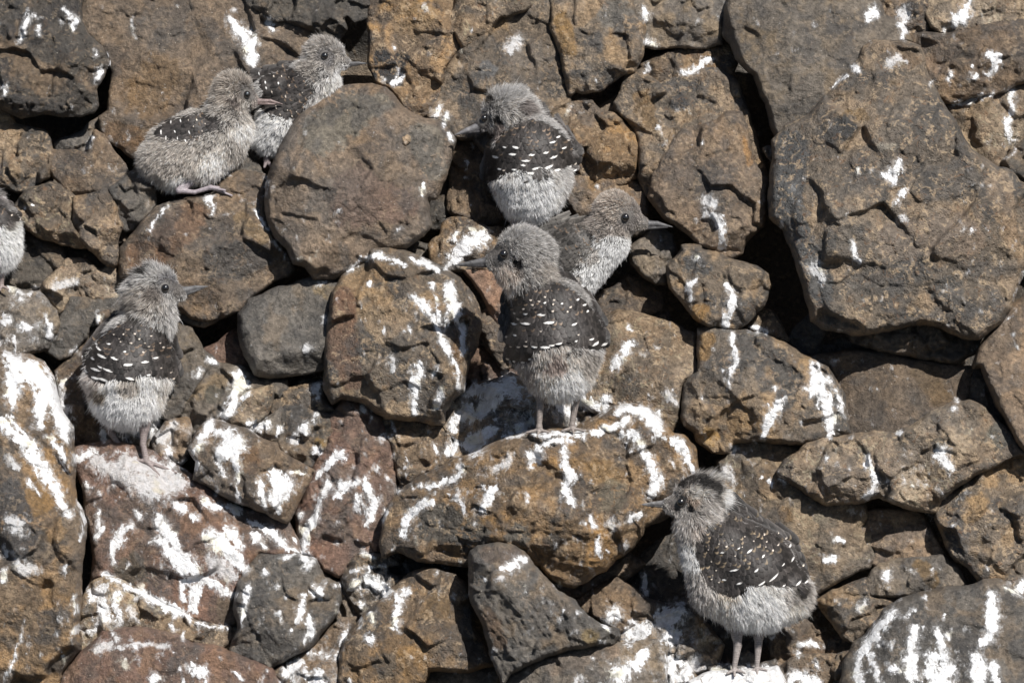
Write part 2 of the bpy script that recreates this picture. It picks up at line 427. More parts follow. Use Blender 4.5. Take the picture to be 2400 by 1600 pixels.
 dict(o='D -60,420 40,410 150,440 260,450 330,520 380,580 400,660 380,720 340,780 320,830 250,850 160,870 100,880 0,860 -60,850', L=5, c='grey', T=34, r=.8, b=1.25, g=.25, auto=False, top=(80, 15), f=[(290, 30, .7)], l='light grey rock with white splashes below the chick at the left edge'),
 dict(o='D 265,450 300,400 360,330 460,220 560,220 640,270 690,300 780,260 820,330 860,420 850,500 700,500 480,495 430,590 400,600 360,540 310,480', L=3, c='tan', T=30, r=1.2, f=[(100, 25, .3)], l='tan and white crusted rock behind the nape of the dark capped chick'),
 dict(o='D 480,490 700,495 800,500 880,520 880,600 720,600 680,630 600,690 590,760 540,810 480,880 410,900 315,850 330,800 380,720 390,660 430,590', L=4, c='slate', T=24, r=.5, auto=False, top=(120, 5), f=[(250, 30, .3)], l='flat dark grey slab left of the dark capped chick'),
 dict(o='D 650,620 690,585 740,575 745,640 700,690 655,665', L=6, c='brown', T=14, grow=2, l='small stone with a white cap beside the neck of the dark capped chick'),
 dict(o='D 590,700 700,620 800,620 900,700 900,1000 800,1200 780,1400 700,1540 500,1560 490,1450 400,1180 380,1050 380,990 470,900 540,810', L=3, c='brown', T=34, r=.7, auto=False, top=(140, 10), f=[(200, 25, .5), (100, 25, .5)], b=.95, l='brown rock behind the body of the dark capped chick'),
 dict(o='D -80,830 100,880 200,870 300,930 360,1030 390,1180 440,1290 490,1370 495,1450 490,1540 G 500,0 500,200 510,330 560,400 580,500 570,650 550,780 540,900 545,1020 530,1200 545,1340 500,1400 420,1500 380,1660 -80,1660', L=9, c='ochre', T=150, r=.7, crust=.4, auto=False,
  top=(70, 8), f=[(5, 40, .62), (262, 62, .30), (30, 30, .5), (175, 35, .5)], p=[('G 60,300,140 100,600,140', (.085, .075, .068)), ('G 250,250,90 380,550,70', (.24, .15, .07))], l='tall guano streaked boulder in the lower left corner closest to the camera'),
 dict(o='D 1620,600 1700,510 1900,420 2080,370 2150,350 2250,350 2340,380 2330,600 2270,750 2250,850 2215,880 2210,965 2100,1000 1950,1020 1850,1030 1740,1000 1700,930 1650,820 1630,720', L=6, c='slate', T=44, r=.45, auto=False, b=1.15, crust=.05, w=.045,
  top=(85, 10), f=[(285, 62, .60), (190, 50, .84), (120, 14, .5)], p=[('D 2200,420,60 2260,480,50', (.25, .19, .115))], l='smooth flat grey block left of the tall guano streaked boulder'),
 dict(o='D 1390,840 1480,790 1600,700 1630,720 1650,820 1680,920 1700,970 1640,960 1560,950 1480,940 1440,900', L=2, c='red', T=20, r=.6, l='small reddish brown stone left of the smooth flat grey block'),
 dict(o='D 1210,560 1260,590 1400,650 1480,640 1400,680 1300,670 1240,640', L=3, c='grey', T=12, l='thin grey stone under the beak of the dark capped chick'),
 dict(o='D 1000,690 1200,650 1300,700 1380,840 1450,890 1490,940 1420,960 1370,1050 1300,1180 1230,1280 1150,1330 1000,1200 950,900', L=4, c='grey', T=28, r=.8, auto=False, top=(60, 10), f=[(20, 30, .5)], l='grey brown rock in the shadow right of the dark capped chick'),
 dict(o='D 1490,940 1640,960 1750,1030 1950,1050 1960,1110 1900,1180 1850,1260 1780,1320 1740,1340 1600,1350 1480,1340 1300,1420 1240,1300 1280,1180 1370,1070 1420,960', L=4, c='grey', T=44, r=1, f=[(60, 30, .3), (250, 35, .3)], p=[('D 1450,1150,60', (.13, .115, .09))], l='brown rock with a white star shaped splash right of the dark capped chick'),
 dict(o='D 1480,1320 1560,1200 1700,1120 1860,1095 1850,1210 1800,1290 1750,1340 1680,1370 1600,1370 1520,1350', L=6, c='tan', T=26, r=1, f=[(340, 45, .6)], b=.9, l='small yellowish stone leaning on the brown rock with the star shaped splash'),
 dict(o='D 1860,1130 1960,1100 2050,1080 2190,1060 2210,1180 2300,1280 2100,1260 1960,1240 1870,1300 1780,1330 1830,1250', L=4, c='mott', T=24, r=1, l='brown rock with a white splash below the smooth flat grey block'),
 dict(o='D 1990,1090 2050,1040 2180,1045 2190,1070 2050,1100', L=2, c='brown', T=12, l='narrow brown stone in the black gap under the smooth flat grey block'),
 dict(o='D 1680,1380 1780,1330 1870,1280 1910,1240 1905,1380 1880,1470 1800,1440 1740,1410', L=6, c='grey', T=24, r=1.1, b=1.1, l='small grey wedge stone smeared white left of the black mottled rock'),
 dict(o='D 1900,1250 1950,1220 2080,1230 2260,1290 2300,1350 2270,1480 2200,1568 G 2150,60 2130,110 2060,90 2000,50 D 1920,1540 1890,1470 1910,1350', L=5, c='basalt', T=30, r=1.3, f=[(90, 25, .3)], p=[('D 2180,1470,40', (.2, .14, .07))], l='black mottled rock spotted with white between two brown rocks'),
 dict(o='D 640,1300 800,1350 1000,1350 1180,1260 1300,1240 1250,1400 1150,1568 G 1100,60 700,60 D 640,1540', L=2, c='dark', T=18, r=1, g=.2, l='dark rock streaked blue white in the shade behind the legs of the dark capped chick'),
 dict(o='D 1130,1330 1290,1310 1300,1400 1290,1500 G 1280,30 1240,80 1130,60 D 1040,1568 1050,1440', L=5, c='brown', T=22, r=1.2, g=.35, l='small brown and white stone right of the feet of the dark capped chick'),
 dict(o='D 1290,1520 1340,1400 1420,1320 1500,1330 1600,1360 1700,1390 1760,1440 1880,1480 1900,1530 G 2000,50 2080,100 2130,130 2090,200 2050,290 2000,400 1950,470 1870,440 1800,400 1650,350 1500,280 1400,220 1320,180 1340,60', L=8, c='brown', T=58, r=.9, auto=False, soft=.03,
  top=(75, 12), f=[(322, 58, .72), (255, 30, .5), (110, 25, .4)], p=[('G 1700,60,90', (.21, .125, .065))], l='angular rock with a thick white cap and twin white drips at lower left'),
 dict(o='G 490,-20 620,-60 740,-80 900,-50 1100,20 1250,120 1330,180 1420,230 1560,330 1700,390 1850,430 1960,480 2030,600 2050,690 1900,720 1780,700 1700,790 1640,880 1610,980 1610,1060 1620,1150 1560,1190 1400,1170 1340,1150 1200,1080 1000,980 850,890 720,840 640,870 625,880 640,700 620,560 590,420 560,230 520,100', L=6, c='red', T=60, r=.6, auto=False, crack=.6,
  top=(75, 12), f=[(95, 24, .62), (240, 25, .4), (310, 18, .3)], p=[('G 900,800,120', (.12, .095, .07)), ('G 1550,1080,100', (.13, .10, .075))], l='large reddish brown slab splashed white under the feet of the dark capped chick'),
 dict(o='G 640,860 720,815 850,870 1000,970 1200,1070 1340,1140 1560,1190 1590,1260 1500,1340 1380,1310 1250,1270 1000,1230 840,1230 720,1230 600,1350 545,1340 540,1060 570,990', L=7, c='tan', T=44, r=1, auto=False, b=.85, top=(250, 8), f=[(260, 35, .3), (150, 20, .5)], p=[('G 600,1080,40', (.12, .1, .08))], l='tan rock with a broad white patch along the lower edge of the reddish slab'),
 dict(o='G 380,1660 450,1470 520,1390 600,1330 700,1220 850,1190 1000,1200 1200,1240 1300,1300 1450,1310 1600,1380 1750,1430 1850,1480 1950,1660', L=9, c='red', T=70, r=.5, soft=.12, auto=False, b=1.1, top=(80, 8), f=[(90, 26, .3), (150, 25, .5), (40, 22, .5)], l='rounded reddish boulder cut by the bottom edge at lower left'),
 dict(o='G 1690,770 1780,690 2030,700 2150,730 2200,850 2300,900 2320,1000 2290,1100 2200,1200 2160,1270 2100,1330 1950,1400 1830,1470 1750,1440 1640,1390 1560,1360 1620,1200 1600,1060 1620,900', L=8, c='slate', T=60, r=.8, auto=False, b=1.0,
  top=(80, 8), f=[(80, 34, .62), (178, 40, .72), (315, 50, .78)], l='grey angular rock with yellowish white drips right of the reddish slab'),
 dict(o='G 1560,1190 1620,1180 1640,1290 1640,1390 1560,1370 1530,1320 1570,1270', L=6, c='tan', T=16, r=1, l='small tan stone pinched left of the grey angular rock'),
 dict(o='D 2250,1290 2290,1250 2323,1200 E 0,1120 150,1180 230,1250 300,1400 350,1568 H 350,100 375,200 370,300 300,380 280,500 290,600 240,700 100,720 40,780 -20,840 G 2200,800 2150,720 2050,690 2030,540 2010,430 2060,330 2110,200 2150,60 D 2230,1480', L=5, c='red', T=50, r=.9, auto=False, b=.95, crack=1.6, top=(90, 8), f=[(340, 22, .4), (200, 30, .5), (95, 25, .5)], l='tall reddish brown rock with a thick white fork of droppings at lower centre left'),
 dict(o='E 230,1300 300,1290 450,1300 600,1340 700,1350 740,1420 750,1568 H 740,60 520,170 400,260 360,240 370,120 340,0 E 300,1400', L=4, c='ochre', T=34, r=1, f=[(30, 25, .4)], l='small ochre brown rock below the tall guano streaked boulder'),
 dict(o='H 20,780 120,690 200,690 320,700 380,680 400,760 300,770 300,830 440,850 400,930 300,990 180,1080 130,1100 40,970 0,880', L=5, c='mott', T=34, r=1.3, g=.35, l='rock heaped with white guano above the round ochre brown boulder'),
 dict(o='G 2200,820 2260,880 2323,890 H 10,940 60,1000 130,1110 60,1190 -20,1160 G 2270,1100 2310,1000 2290,920', L=4, c='mott', T=20, r=1.2, g=.2, l='small white flecked stone right of the grey angular rock'),
 dict(o='G 1830,1500 1950,1410 2100,1340 2170,1280 2230,1210 2323,1130 H 100,1120 60,1210 0,1300 -30,1400 0,1568 -20,1660 G 1850,1660', L=7, c='brown', T=34, r=1.1, g=.25, f=[(100, 25, .3)], l='white smeared brown rock at the bottom edge below the grey angular rock'),
 # ---- centre
 dict(o='E 0,340 100,200 200,140 300,130 420,160 520,210 660,270 720,320 800,360 860,430 940,560 960,640 930,740 900,850 850,1000 830,1120 760,1180 700,1260 690,1340 600,1340 520,1310 300,1300 230,1260 150,1190 0,1160 -60,1200 -110,1100 -110,900 -100,700 -60,450', L=7, c='mott', T=100, r=.85, crust=.8, auto=False, pw=120,
  top=(95, 6), f=[(95, 34, .62), (12, 52, .56), (185, 28, .42), (285, 50, .66), (55, 20, .3)],
  p=[('E 20,500,90 0,800,110 80,1050,70', (.17, .105, .07)), ('E 200,600,90 280,750,70', (.29, .215, .14)), ('E 420,470,80', (.15, .125, .10)), ('E 850,650,60 800,900,50', (.15, .09, .045)), ('E 560,1180,80', (.12, .095, .07))], l='tall central boulder streaked with long white droppings'),
 dict(o='E 430,160 520,110 590,130 620,230 560,250 480,200', L=1, c='dark', T=14, l='small dark stone in the gap below the large round boulder'),
 dict(o='E 680,70 690,-10 B 700,1510 740,1490 830,1480 900,1510 1000,1560 E 1100,20 1120,150 1000,300 900,320 830,300 720,310 690,290 610,240 600,140 640,90', L=4, c='ochre', T=34, r=.9, auto=False, top=(110, 12), f=[(90, 22, .5), (240, 30, .6)], l='rock painted white behind the beak of the central standing chick'),
 dict(o='E 820,290 1000,290 1150,350 1180,500 1150,700 1080,700 1020,600 960,460 900,370', L=4, c='red', T=24, r=.5, b=1.25, auto=False, top=(70, 5), f=[(215, 50, .6)], l='reddish rock under the throat of the central standing chick'),
 dict(o='E 935,640 970,590 1010,550 1080,560 1150,700 1150,820 1150,960 1100,970 1030,880 960,760', L=3, c='ochre', T=26, r=.8, l='ochre rock left of the body of the central standing chick'),
 dict(o='E 840,960 930,820 1000,860 1100,960 1250,1020 1200,1120 1000,1120 850,1130', L=1, c='red', T=18, r=.8, b=.8, l='dark reddish rock deep in the gap right of the guano streaked boulder'),
 dict(o='B 2323,900', L=0, l='skip') ,
 dict(o='B 430,760 560,800 640,800 700,1000 650,1350 600,1480 560,1500 500,1300 480,1000', L=1, c='slate', T=12, l='skip'),
 dict(o='A 1812,1440 1815,1250 1850,1130 1900,1020 2000,850 2100,720 2250,620 B 20,600 100,580 200,580 300,610 350,650 400,720 480,780 560,820 640,820 700,850 740,910 765,950 755,1030 740,1110 700,1220 660,1310 640,1350 590,1350 590,1440 610,1530 E 560,60 420,150 250,200 0,340 -60,355 D 2140,350 2080,270 2000,250 1950,150 1870,60 1830,-20', L=8, c='brown', T=105, r=.6, soft=.06, auto=False, pit=1.2, crust=.12,
  top=(80, 5), f=[(110, 34, .30), (278, 52, .45), (0, 50, .42), (200, 36, .50), (60, 20, .3)],
  p=[('A 2200,900,160 B 100,750,130 300,700,60', (.165, .145, .115)), ('B 560,950,120 640,1150,80', (.185, .16, .125)), ('B 100,1350,200 400,1400,120', (.155, .105, .078))], l='large round brown boulder in front of the rear left chick', sat=.9, b=1.08),
 dict(o='B 405,925 440,915 475,925 482,960 460,985 430,1005 412,980', L=12.5, c='tan', T=7, grow=0, n='pebble', b=1.7, r=.3, l='tiny yellow pebble resting on the large round brown boulder'),
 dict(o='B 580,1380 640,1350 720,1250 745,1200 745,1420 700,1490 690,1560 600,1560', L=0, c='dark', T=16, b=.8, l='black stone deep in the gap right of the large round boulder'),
 dict(o='E 690,1350 710,1230 820,1150 900,1080 1040,1050 1100,1040 1150,1000 1300,1060 1450,1180 1700,1180 1850,1220 1850,1330 1600,1400 1300,1440 1150,1480 1050,1568 H 800,60 740,90 E 750,1530 790,1450 720,1400', L=4, c='mott', T=50, r=1.3, g=.55, auto=False,
  top=(115, 12), f=[(150, 20, .2), (40, 20, .4)], l='guano plastered rock behind the legs of the central standing chick'),
 dict(o='E 1150,1430 1300,1390 1450,1370 1600,1375 1750,1290 1850,1230 1980,1210 2100,1250 2200,1350 2260,1420 2323,1430 2400,1500 H 2420,70 2430,180 2323,350 2200,450 2060,500 2040,560 1990,640 1930,690 1860,720 1800,800 1720,840 1580,910 1500,890 1430,850 1350,760 1100,760 880,770 700,750 520,725 370,660 290,700 275,600 280,480 320,370 400,270 520,170 700,90 760,50 E 830,1568 950,1530', L=9.5, c='ochre', T=112, r=1, auto=False, crust=.7, pw=130, w=.04,
  top=(70, 6), f=[(97, 48, .60), (262, 62, .50), (318, 62, .62), (238, 48, .45)], strata=(-8, 1.3, 60), p=[('H 650,480,140 900,560,120', (.115, .10, .082)), ('H 1200,560,90', (.14, .125, .105)), ('H 1800,150,120', (.23, .15, .075)), ('H 1850,300,110', (.25, .2, .13))], l='broad guano topped ledge rock on which the central chick stands'),
 dict(o='E 1780,640 1880,575 1950,580 2100,620 2250,650 2323,690 F 0,710 80,740 80,900 110,1000 30,1040 0,1080 E 2323,1080 2300,1200 2290,1300 2240,1400 2200,1380 2100,1280 1980,1260 1800,1300 1600,1200 1750,900 1760,780', L=6, c='tan', T=60, r=.7, b=.88, auto=False, soft=.08,
  top=(60, 6), f=[(95, 30, .6), (0, 25, .5), (280, 25, .4), (190, 25, .3)], p=[('E 2000,620,50 2150,720,50', (.24, .18, .125)), ('E 1950,1100,100', (.15, .115, .08))], l='rounded tan rock with a white smear right of the body of the central chick'),
 dict(o='E 1960,150 2080,60 2130,0 2250,60 2280,180 2230,280 2210,390 2140,400 2060,340 1980,250', L=3, c='grey', T=30, r=.8, b=1.15, l='pale grey rock below the beak of the white breasted chick'),
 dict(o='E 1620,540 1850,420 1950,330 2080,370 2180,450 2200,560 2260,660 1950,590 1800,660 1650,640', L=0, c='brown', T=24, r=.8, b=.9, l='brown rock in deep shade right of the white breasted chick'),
 # ---- right middle
 dict(o='E 2220,280 2280,210 2323,160 F 0,140 120,140 250,200 370,240 500,280 580,330 595,400 560,500 530,560 450,640 360,700 280,690 180,690 80,620 40,560 -20,480 E 2240,420', L=8, c='mott', T=52, r=1, crust=.6, auto=False,
  top=(75, 8), f=[(200, 35, .6), (300, 42, .6), (80, 28, .5)], p=[('F 60,260,60 150,290,50', (.10, .095, .09)), ('F 120,590,60', (.25, .16, .08)), ('F 400,620,60', (.10, .088, .078))], l='blocky rock with two white drips left of the black crevice'),
 dict(o='F 430,680 480,620 540,555 620,600 680,700 715,770 600,770 500,730', L=4, c='tan', T=22, r=.8, b=.9, l='small tan stone with a white dab below the blocky rock'),
 dict(o='F 110,700 200,680 330,700 450,720 560,750 700,800 800,870 900,910 980,960 1040,1050 1100,1150 1110,1290 1130,1400 1060,1430 980,1450 800,1480 600,1470 530,1460 350,1460 310,1540 200,1530 100,1460 80,1400 20,1350 -10,1300 0,1080 50,1030 110,990', L=7, c='mott', T=72, r=1, crust=.6, auto=False, pw=110,
  top=(85, 6), f=[(60, 34, .62), (205, 24, .4), (350, 30, .55), (270, 30, .6), (110, 20, .4)],
  p=[('F 170,760,50 140,880,40', (.27, .16, .06)), ('F 640,900,70 730,1050,90 700,1200,60', (.095, .085, .075)), ('F 180,1430,60', (.33, .21, .09)), ('F 450,1000,50 500,1250,50', (.21, .165, .12))], l='wide brown rock with three white drips at centre right'),
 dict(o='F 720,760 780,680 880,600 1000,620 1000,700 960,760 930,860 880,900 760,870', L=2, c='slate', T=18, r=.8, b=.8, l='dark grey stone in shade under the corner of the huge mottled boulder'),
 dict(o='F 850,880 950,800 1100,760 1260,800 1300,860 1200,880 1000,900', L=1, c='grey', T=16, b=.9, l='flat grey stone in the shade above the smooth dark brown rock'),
 dict(o='F 850,890 1000,870 1200,840 1350,850 1500,880 1600,910 1850,950 1990,960 1970,1050 1950,1200 1900,1280 1600,1360 1500,1430 1350,1450 1130,1430 1060,1300 1050,1130 1000,960 900,910', L=4, c='brown', T=44, r=.35, crust=.1, soft=.12, auto=False, crack=.3, b=.82,
  top=(80, 8), f=[(20, 16, .3), (200, 15, .3)], p=[('F 1650,1000,90 1750,1150,80', (.20, .135, .075))], l='smooth dark brown rock below the huge mottled boulder'),
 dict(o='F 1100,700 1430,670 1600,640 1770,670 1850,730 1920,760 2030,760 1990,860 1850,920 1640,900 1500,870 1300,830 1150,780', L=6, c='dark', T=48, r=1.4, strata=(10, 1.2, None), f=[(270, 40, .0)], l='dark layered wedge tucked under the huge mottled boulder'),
 dict(o='F 1890,1200 1930,1080 1985,960 2030,950 2100,1060 2180,1200 2300,1420 2420,1568 2323,1600 2200,1450 2050,1300', L=4, c='dark', T=30, r=1, b=1.1, strata=(60, .8, None), l='dark narrow upright rock left of the brown boulder at the right edge'),
 dict(o='F 2110,700 2170,640 2240,550 2323,480 2460,400 2460,1640 2323,1530 2250,1420 2130,1200 2080,1080 2030,950 1980,960 2005,860 2050,780', L=8, c='brown', T=60, r=.45, auto=False, b=1.15, crust=.15, rag=.7,
  top=(40, 6), f=[(140, 38, .70), (205, 50, .78)], l='smooth brown boulder at the right edge below the huge mottled boulder'),
 dict(o='I 240,60 350,0 F 290,1568 350,1480 480,1450 600,1465 750,1500 850,1480 I 900,0 900,300 1240,340 1260,440 1200,520 1270,560 1310,700 1260,780 1200,790 1000,900 880,990 700,1000 500,700 350,400 250,200', L=5, c='tan', T=60, r=.6, auto=False, crust=.35, b=.78, crack=.8,
  top=(70, 8), f=[(95, 20, .5), (310, 30, .72), (180, 25, .4)], p=[('F 500,1520,60 400,1540,50', (.27, .22, .16)), ('I 450,150,60 480,400,60', (.16, .13, .10)), ('I 700,420,60', (.235, .155, .085)), ('I 950,450,60', (.24, .2, .15))], l='large tan rock behind the head and back of the bottom right chick'),
 dict(o='I 640,130 690,60 800,0 F 850,1480 1100,1430 1300,1400 1440,1410 1550,1370 1700,1270 1840,1195 1950,1190 2050,1240 2180,1360 2280,1470 2350,1560 I 2300,20 2200,50 2100,100 1970,160 1850,250 1750,320 1720,400 1700,410 1500,370 1330,295 1240,325 1100,345 980,355 900,310 800,240 660,160', L=9, c='tan', T=66, r=1.15, auto=False, b=.95, w=.035,
  top=(100, 8), f=[(284, 60, .50), (255, 45, .62), (85, 22, .4), (20, 25, .6)], strata=(12, .9, 60), p=[('F 2150,1420,90', (.16, .145, .115)), ('F 1750,1480,60', (.15, .125, .095))], l='long crusty tan rock with a shaded underside above the bottom right boulders'),
 dict(o='I 1200,400 1350,380 1500,385 1600,375 1640,430 1700,520 1750,630 1800,720 1900,830 1960,890 1800,900 1600,900 1400,800 1280,760 1230,600 1180,500', L=4, c='brown', T=40, r=.8, auto=False, b=1.1, top=(75, 8), f=[(40, 25, .5), (200, 18, .4)], crust=.5, l='brown rock right of the tan rock behind the bottom right chick'),
 dict(o='I 1255,880 1290,800 1350,760 1500,730 1650,710 1760,700 1880,790 1925,900 1750,940 1500,975 1400,980 1280,970', L=6, c='grey', T=36, r=.8, auto=False, f=[(100, 25, .5), (275, 45, .75), (190, 35, .8)], p=[('I 1700,850,60 1600,760,40', (.21, .14, .07))], b=1.05, l='small grey block with a white splash above the round lower right boulder'),
 dict(o='I 905,1010 1000,960 1150,890 1255,850 1270,980 1400,1000 1500,1000 1480,1040 1400,1090 1300,1160 1200,1260 1160,1290 1100,1260 1030,1170 970,1090', L=5, c='mott', T=40, r=1, f=[(285, 45, .55), (90, 25, .3)], l='brown rock right of the tail of the bottom right chick'),
 dict(o='I 1730,370 1760,300 1880,220 2000,150 2150,60 2323,-30 2460,-80 2460,960 2323,990 2200,920 2080,880 2030,875 1950,780 1830,700 1780,600 1750,500 1722,440', L=7, c='mott', T=60, r=1.1, auto=False, crust=1, b=1.1, top=(75, 6), f=[(205, 40, .76), (100, 22, .4), (330, 20, .3)], p=[('I 2000,350,80 1950,420,60', (.33, .225, .125)), ('I 2250,300,90', (.18, .14, .10))], l='big crusty brown rock at the right edge above the round lower right boulder'),
 dict(o='I 1095,1430 1160,1310 1250,1230 1370,1080 1470,1010 1600,960 1750,930 1950,910 2050,870 2150,870 2250,920 2323,980 2460,1050 2460,1660 1080,1660 1090,1520', L=10, c='slate', T=90, r=.45, soft=.12, auto=False, crust=.05, b=.95,
  top=(80, 6), f=[(95, 32, .45), (158, 44, .58), (190, 55, .86), (40, 20, .5)], l='round grey boulder with bold white drips in the lower right corner'),
 dict(o='I 975,1290 1060,1255 1150,1300 1120,1370 1050,1385 980,1360', L=3, c='mott', T=16, l='small tan stone wedged left of the round lower right boulder'),
 dict(o='I 1060,1380 1145,1345 1110,1430 1095,1520 1040,1540 1030,1470', L=6, c='mott', T=16, l='small dark stone touching the left side of the lower right boulder'),
 dict(o='I 580,1240 700,1180 830,1140 900,1170 980,1290 960,1380 800,1400 700,1440 650,1460 600,1400', L=3, c='brown', T=26, r=1.1, l='brown rock with a white cap below the belly of the bottom right chick'),
 dict(o='I 645,1480 720,1410 800,1380 960,1380 1040,1380 1035,1520 950,1600 850,1660 700,1660 680,1568', L=5, c='ochre', T=32, r=1, g=.1, l='ochre rock with white blotches right of the feet of the bottom right chick'),
 dict(o='I 60,1660 40,1560 110,1530 200,1495 400,1480 640,1465 700,1568 720,1660', L=7, c='grey', T=30, r=.5, g=2.2, auto=False, top=(90, 25), l='flat whitewashed rock under the feet of the bottom right chick'),
 dict(o='I 168,1445 300,1435 450,1450 560,1420 640,1395 655,1470 500,1495 250,1505 175,1495', L=6, c='dark', T=14, r=.4, b=1.3, grow=1, l='flat dark grey stone at the heels of the bottom right chick'),
 dict(o='I 375,1450 385,1390 440,1352 490,1375 500,1430 470,1460', L=6, c='basalt', T=10, n='pebble', r=.3, grow=1, l='dark pebble between the legs of the bottom right chick'),
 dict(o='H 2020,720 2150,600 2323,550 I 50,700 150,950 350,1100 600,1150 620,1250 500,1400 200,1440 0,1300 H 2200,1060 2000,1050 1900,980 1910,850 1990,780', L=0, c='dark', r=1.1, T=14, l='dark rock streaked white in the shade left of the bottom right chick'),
 dict(o='H 1900,1340 1890,1240 2000,1130 2150,1070 2323,1010 I 0,990 100,1100 280,1310 240,1440 100,1500 -10,1510 H 2215,1350 2200,1280 2000,1300', L=4, c='mott', T=36, r=1.3, g=.7, f=[(120, 25, .3)], l='guano covered rock below and left of the bottom right chick'),
 # ---- bottom centre
 dict(o='H 875,720 880,680 930,640 1060,612 1180,640 1240,680 1280,740 1400,860 1470,940 1580,1010 1620,1070 1720,1150 1830,1200 1885,1200 1890,1250 1850,1300 1700,1310 1550,1340 1430,1370 1260,1440 1150,1500 1100,1560 1060,1490 1020,1350 970,1180 900,1030 875,940', L=14, c='slate', T=78, r=.8, soft=.025, auto=False, w=.035,
  top=(35, 12), f=[(213, 58, .10), (285, 50, .60), (95, 35, .72), (45, 30, .62)], strata=(-55, 1.2, -40), p=[('H 1000,700,60 1150,700,60', (.155, .115, .085)), ('H 1700,1250,60', (.22, .165, .09)), ('H 1000,1100,50 1080,1300,50', (.12, .085, .06))], l='sharp grey wedge rock leaning below the guano topped ledge'),
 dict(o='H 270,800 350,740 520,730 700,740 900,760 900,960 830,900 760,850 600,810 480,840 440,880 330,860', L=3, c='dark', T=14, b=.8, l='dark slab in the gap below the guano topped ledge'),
 dict(o='H 150,1110 300,980 400,880 480,820 560,790 650,795 760,830 830,880 870,940 890,1050 900,1180 960,1280 1010,1370 1040,1440 870,1490 600,1480 560,1560 400,1660 -20,1660 -10,1400 30,1270 100,1180', L=8, c='ochre', T=75, r=.75, soft=.1, auto=False, b=.95, crust=.8, top=(100, 8), f=[(130, 24, .4), (20, 30, .5), (265, 25, .4)], p=[('H 300,1450,90', (.15, .12, .09)), ('H 650,1050,110', (.19, .125, .065))], l='round ochre brown boulder left of the sharp grey wedge'),
 dict(o='H 520,1660 560,1540 600,1460 870,1470 1040,1430 1075,1530 1110,1590 1120,1660', L=6, c='grey', T=26, r=.4, l='smooth grey rock at the bottom edge below the ochre brown boulder'),
 dict(o='H 1060,1660 1100,1570 1250,1450 1430,1380 1700,1320 2000,1290 2150,1270 2220,1300 2205,1400 2200,1660', L=12, c='grey', T=46, r=.6, b=1.1, auto=False, top=(80, 14), f=[(95, 25, .5), (10, 35, .85)], p=[('H 1450,1450,60 1850,1350,50', (.25, .19, .14))], l='broad pale brown rock at the bottom edge below the sharp grey wedge'),
 dict(o='H 1580,1010 1700,950 1880,850 1960,900 2070,1000 2300,1060 2150,1130 2000,1160 1900,1230 1830,1190 1750,1140 1650,1080', L=4, c='brown', T=34, r=.9, f=[(90, 25, .3)], l='brown rock right of the sharp grey wedge with white splashes'),
 dict(o='H 1350,850 1580,930 1750,840 1900,720 1960,690 2060,760 1920,880 1620,1050 1500,960', L=2, c='brown', T=20, b=.9, l='brown rock in shade under the right end of the guano topped ledge'),
 dict(o='H 2200,1330 2323,1380 I 60,1500 110,1540 60,1660 H 2190,1660', L=6, c='mott', T=24, r=1.1, g=.6, l='white splashed rock at the bottom edge left of the whitewashed rock'),
]
ROCKS = [r for r in ROCKS if r['l'] != 'skip']

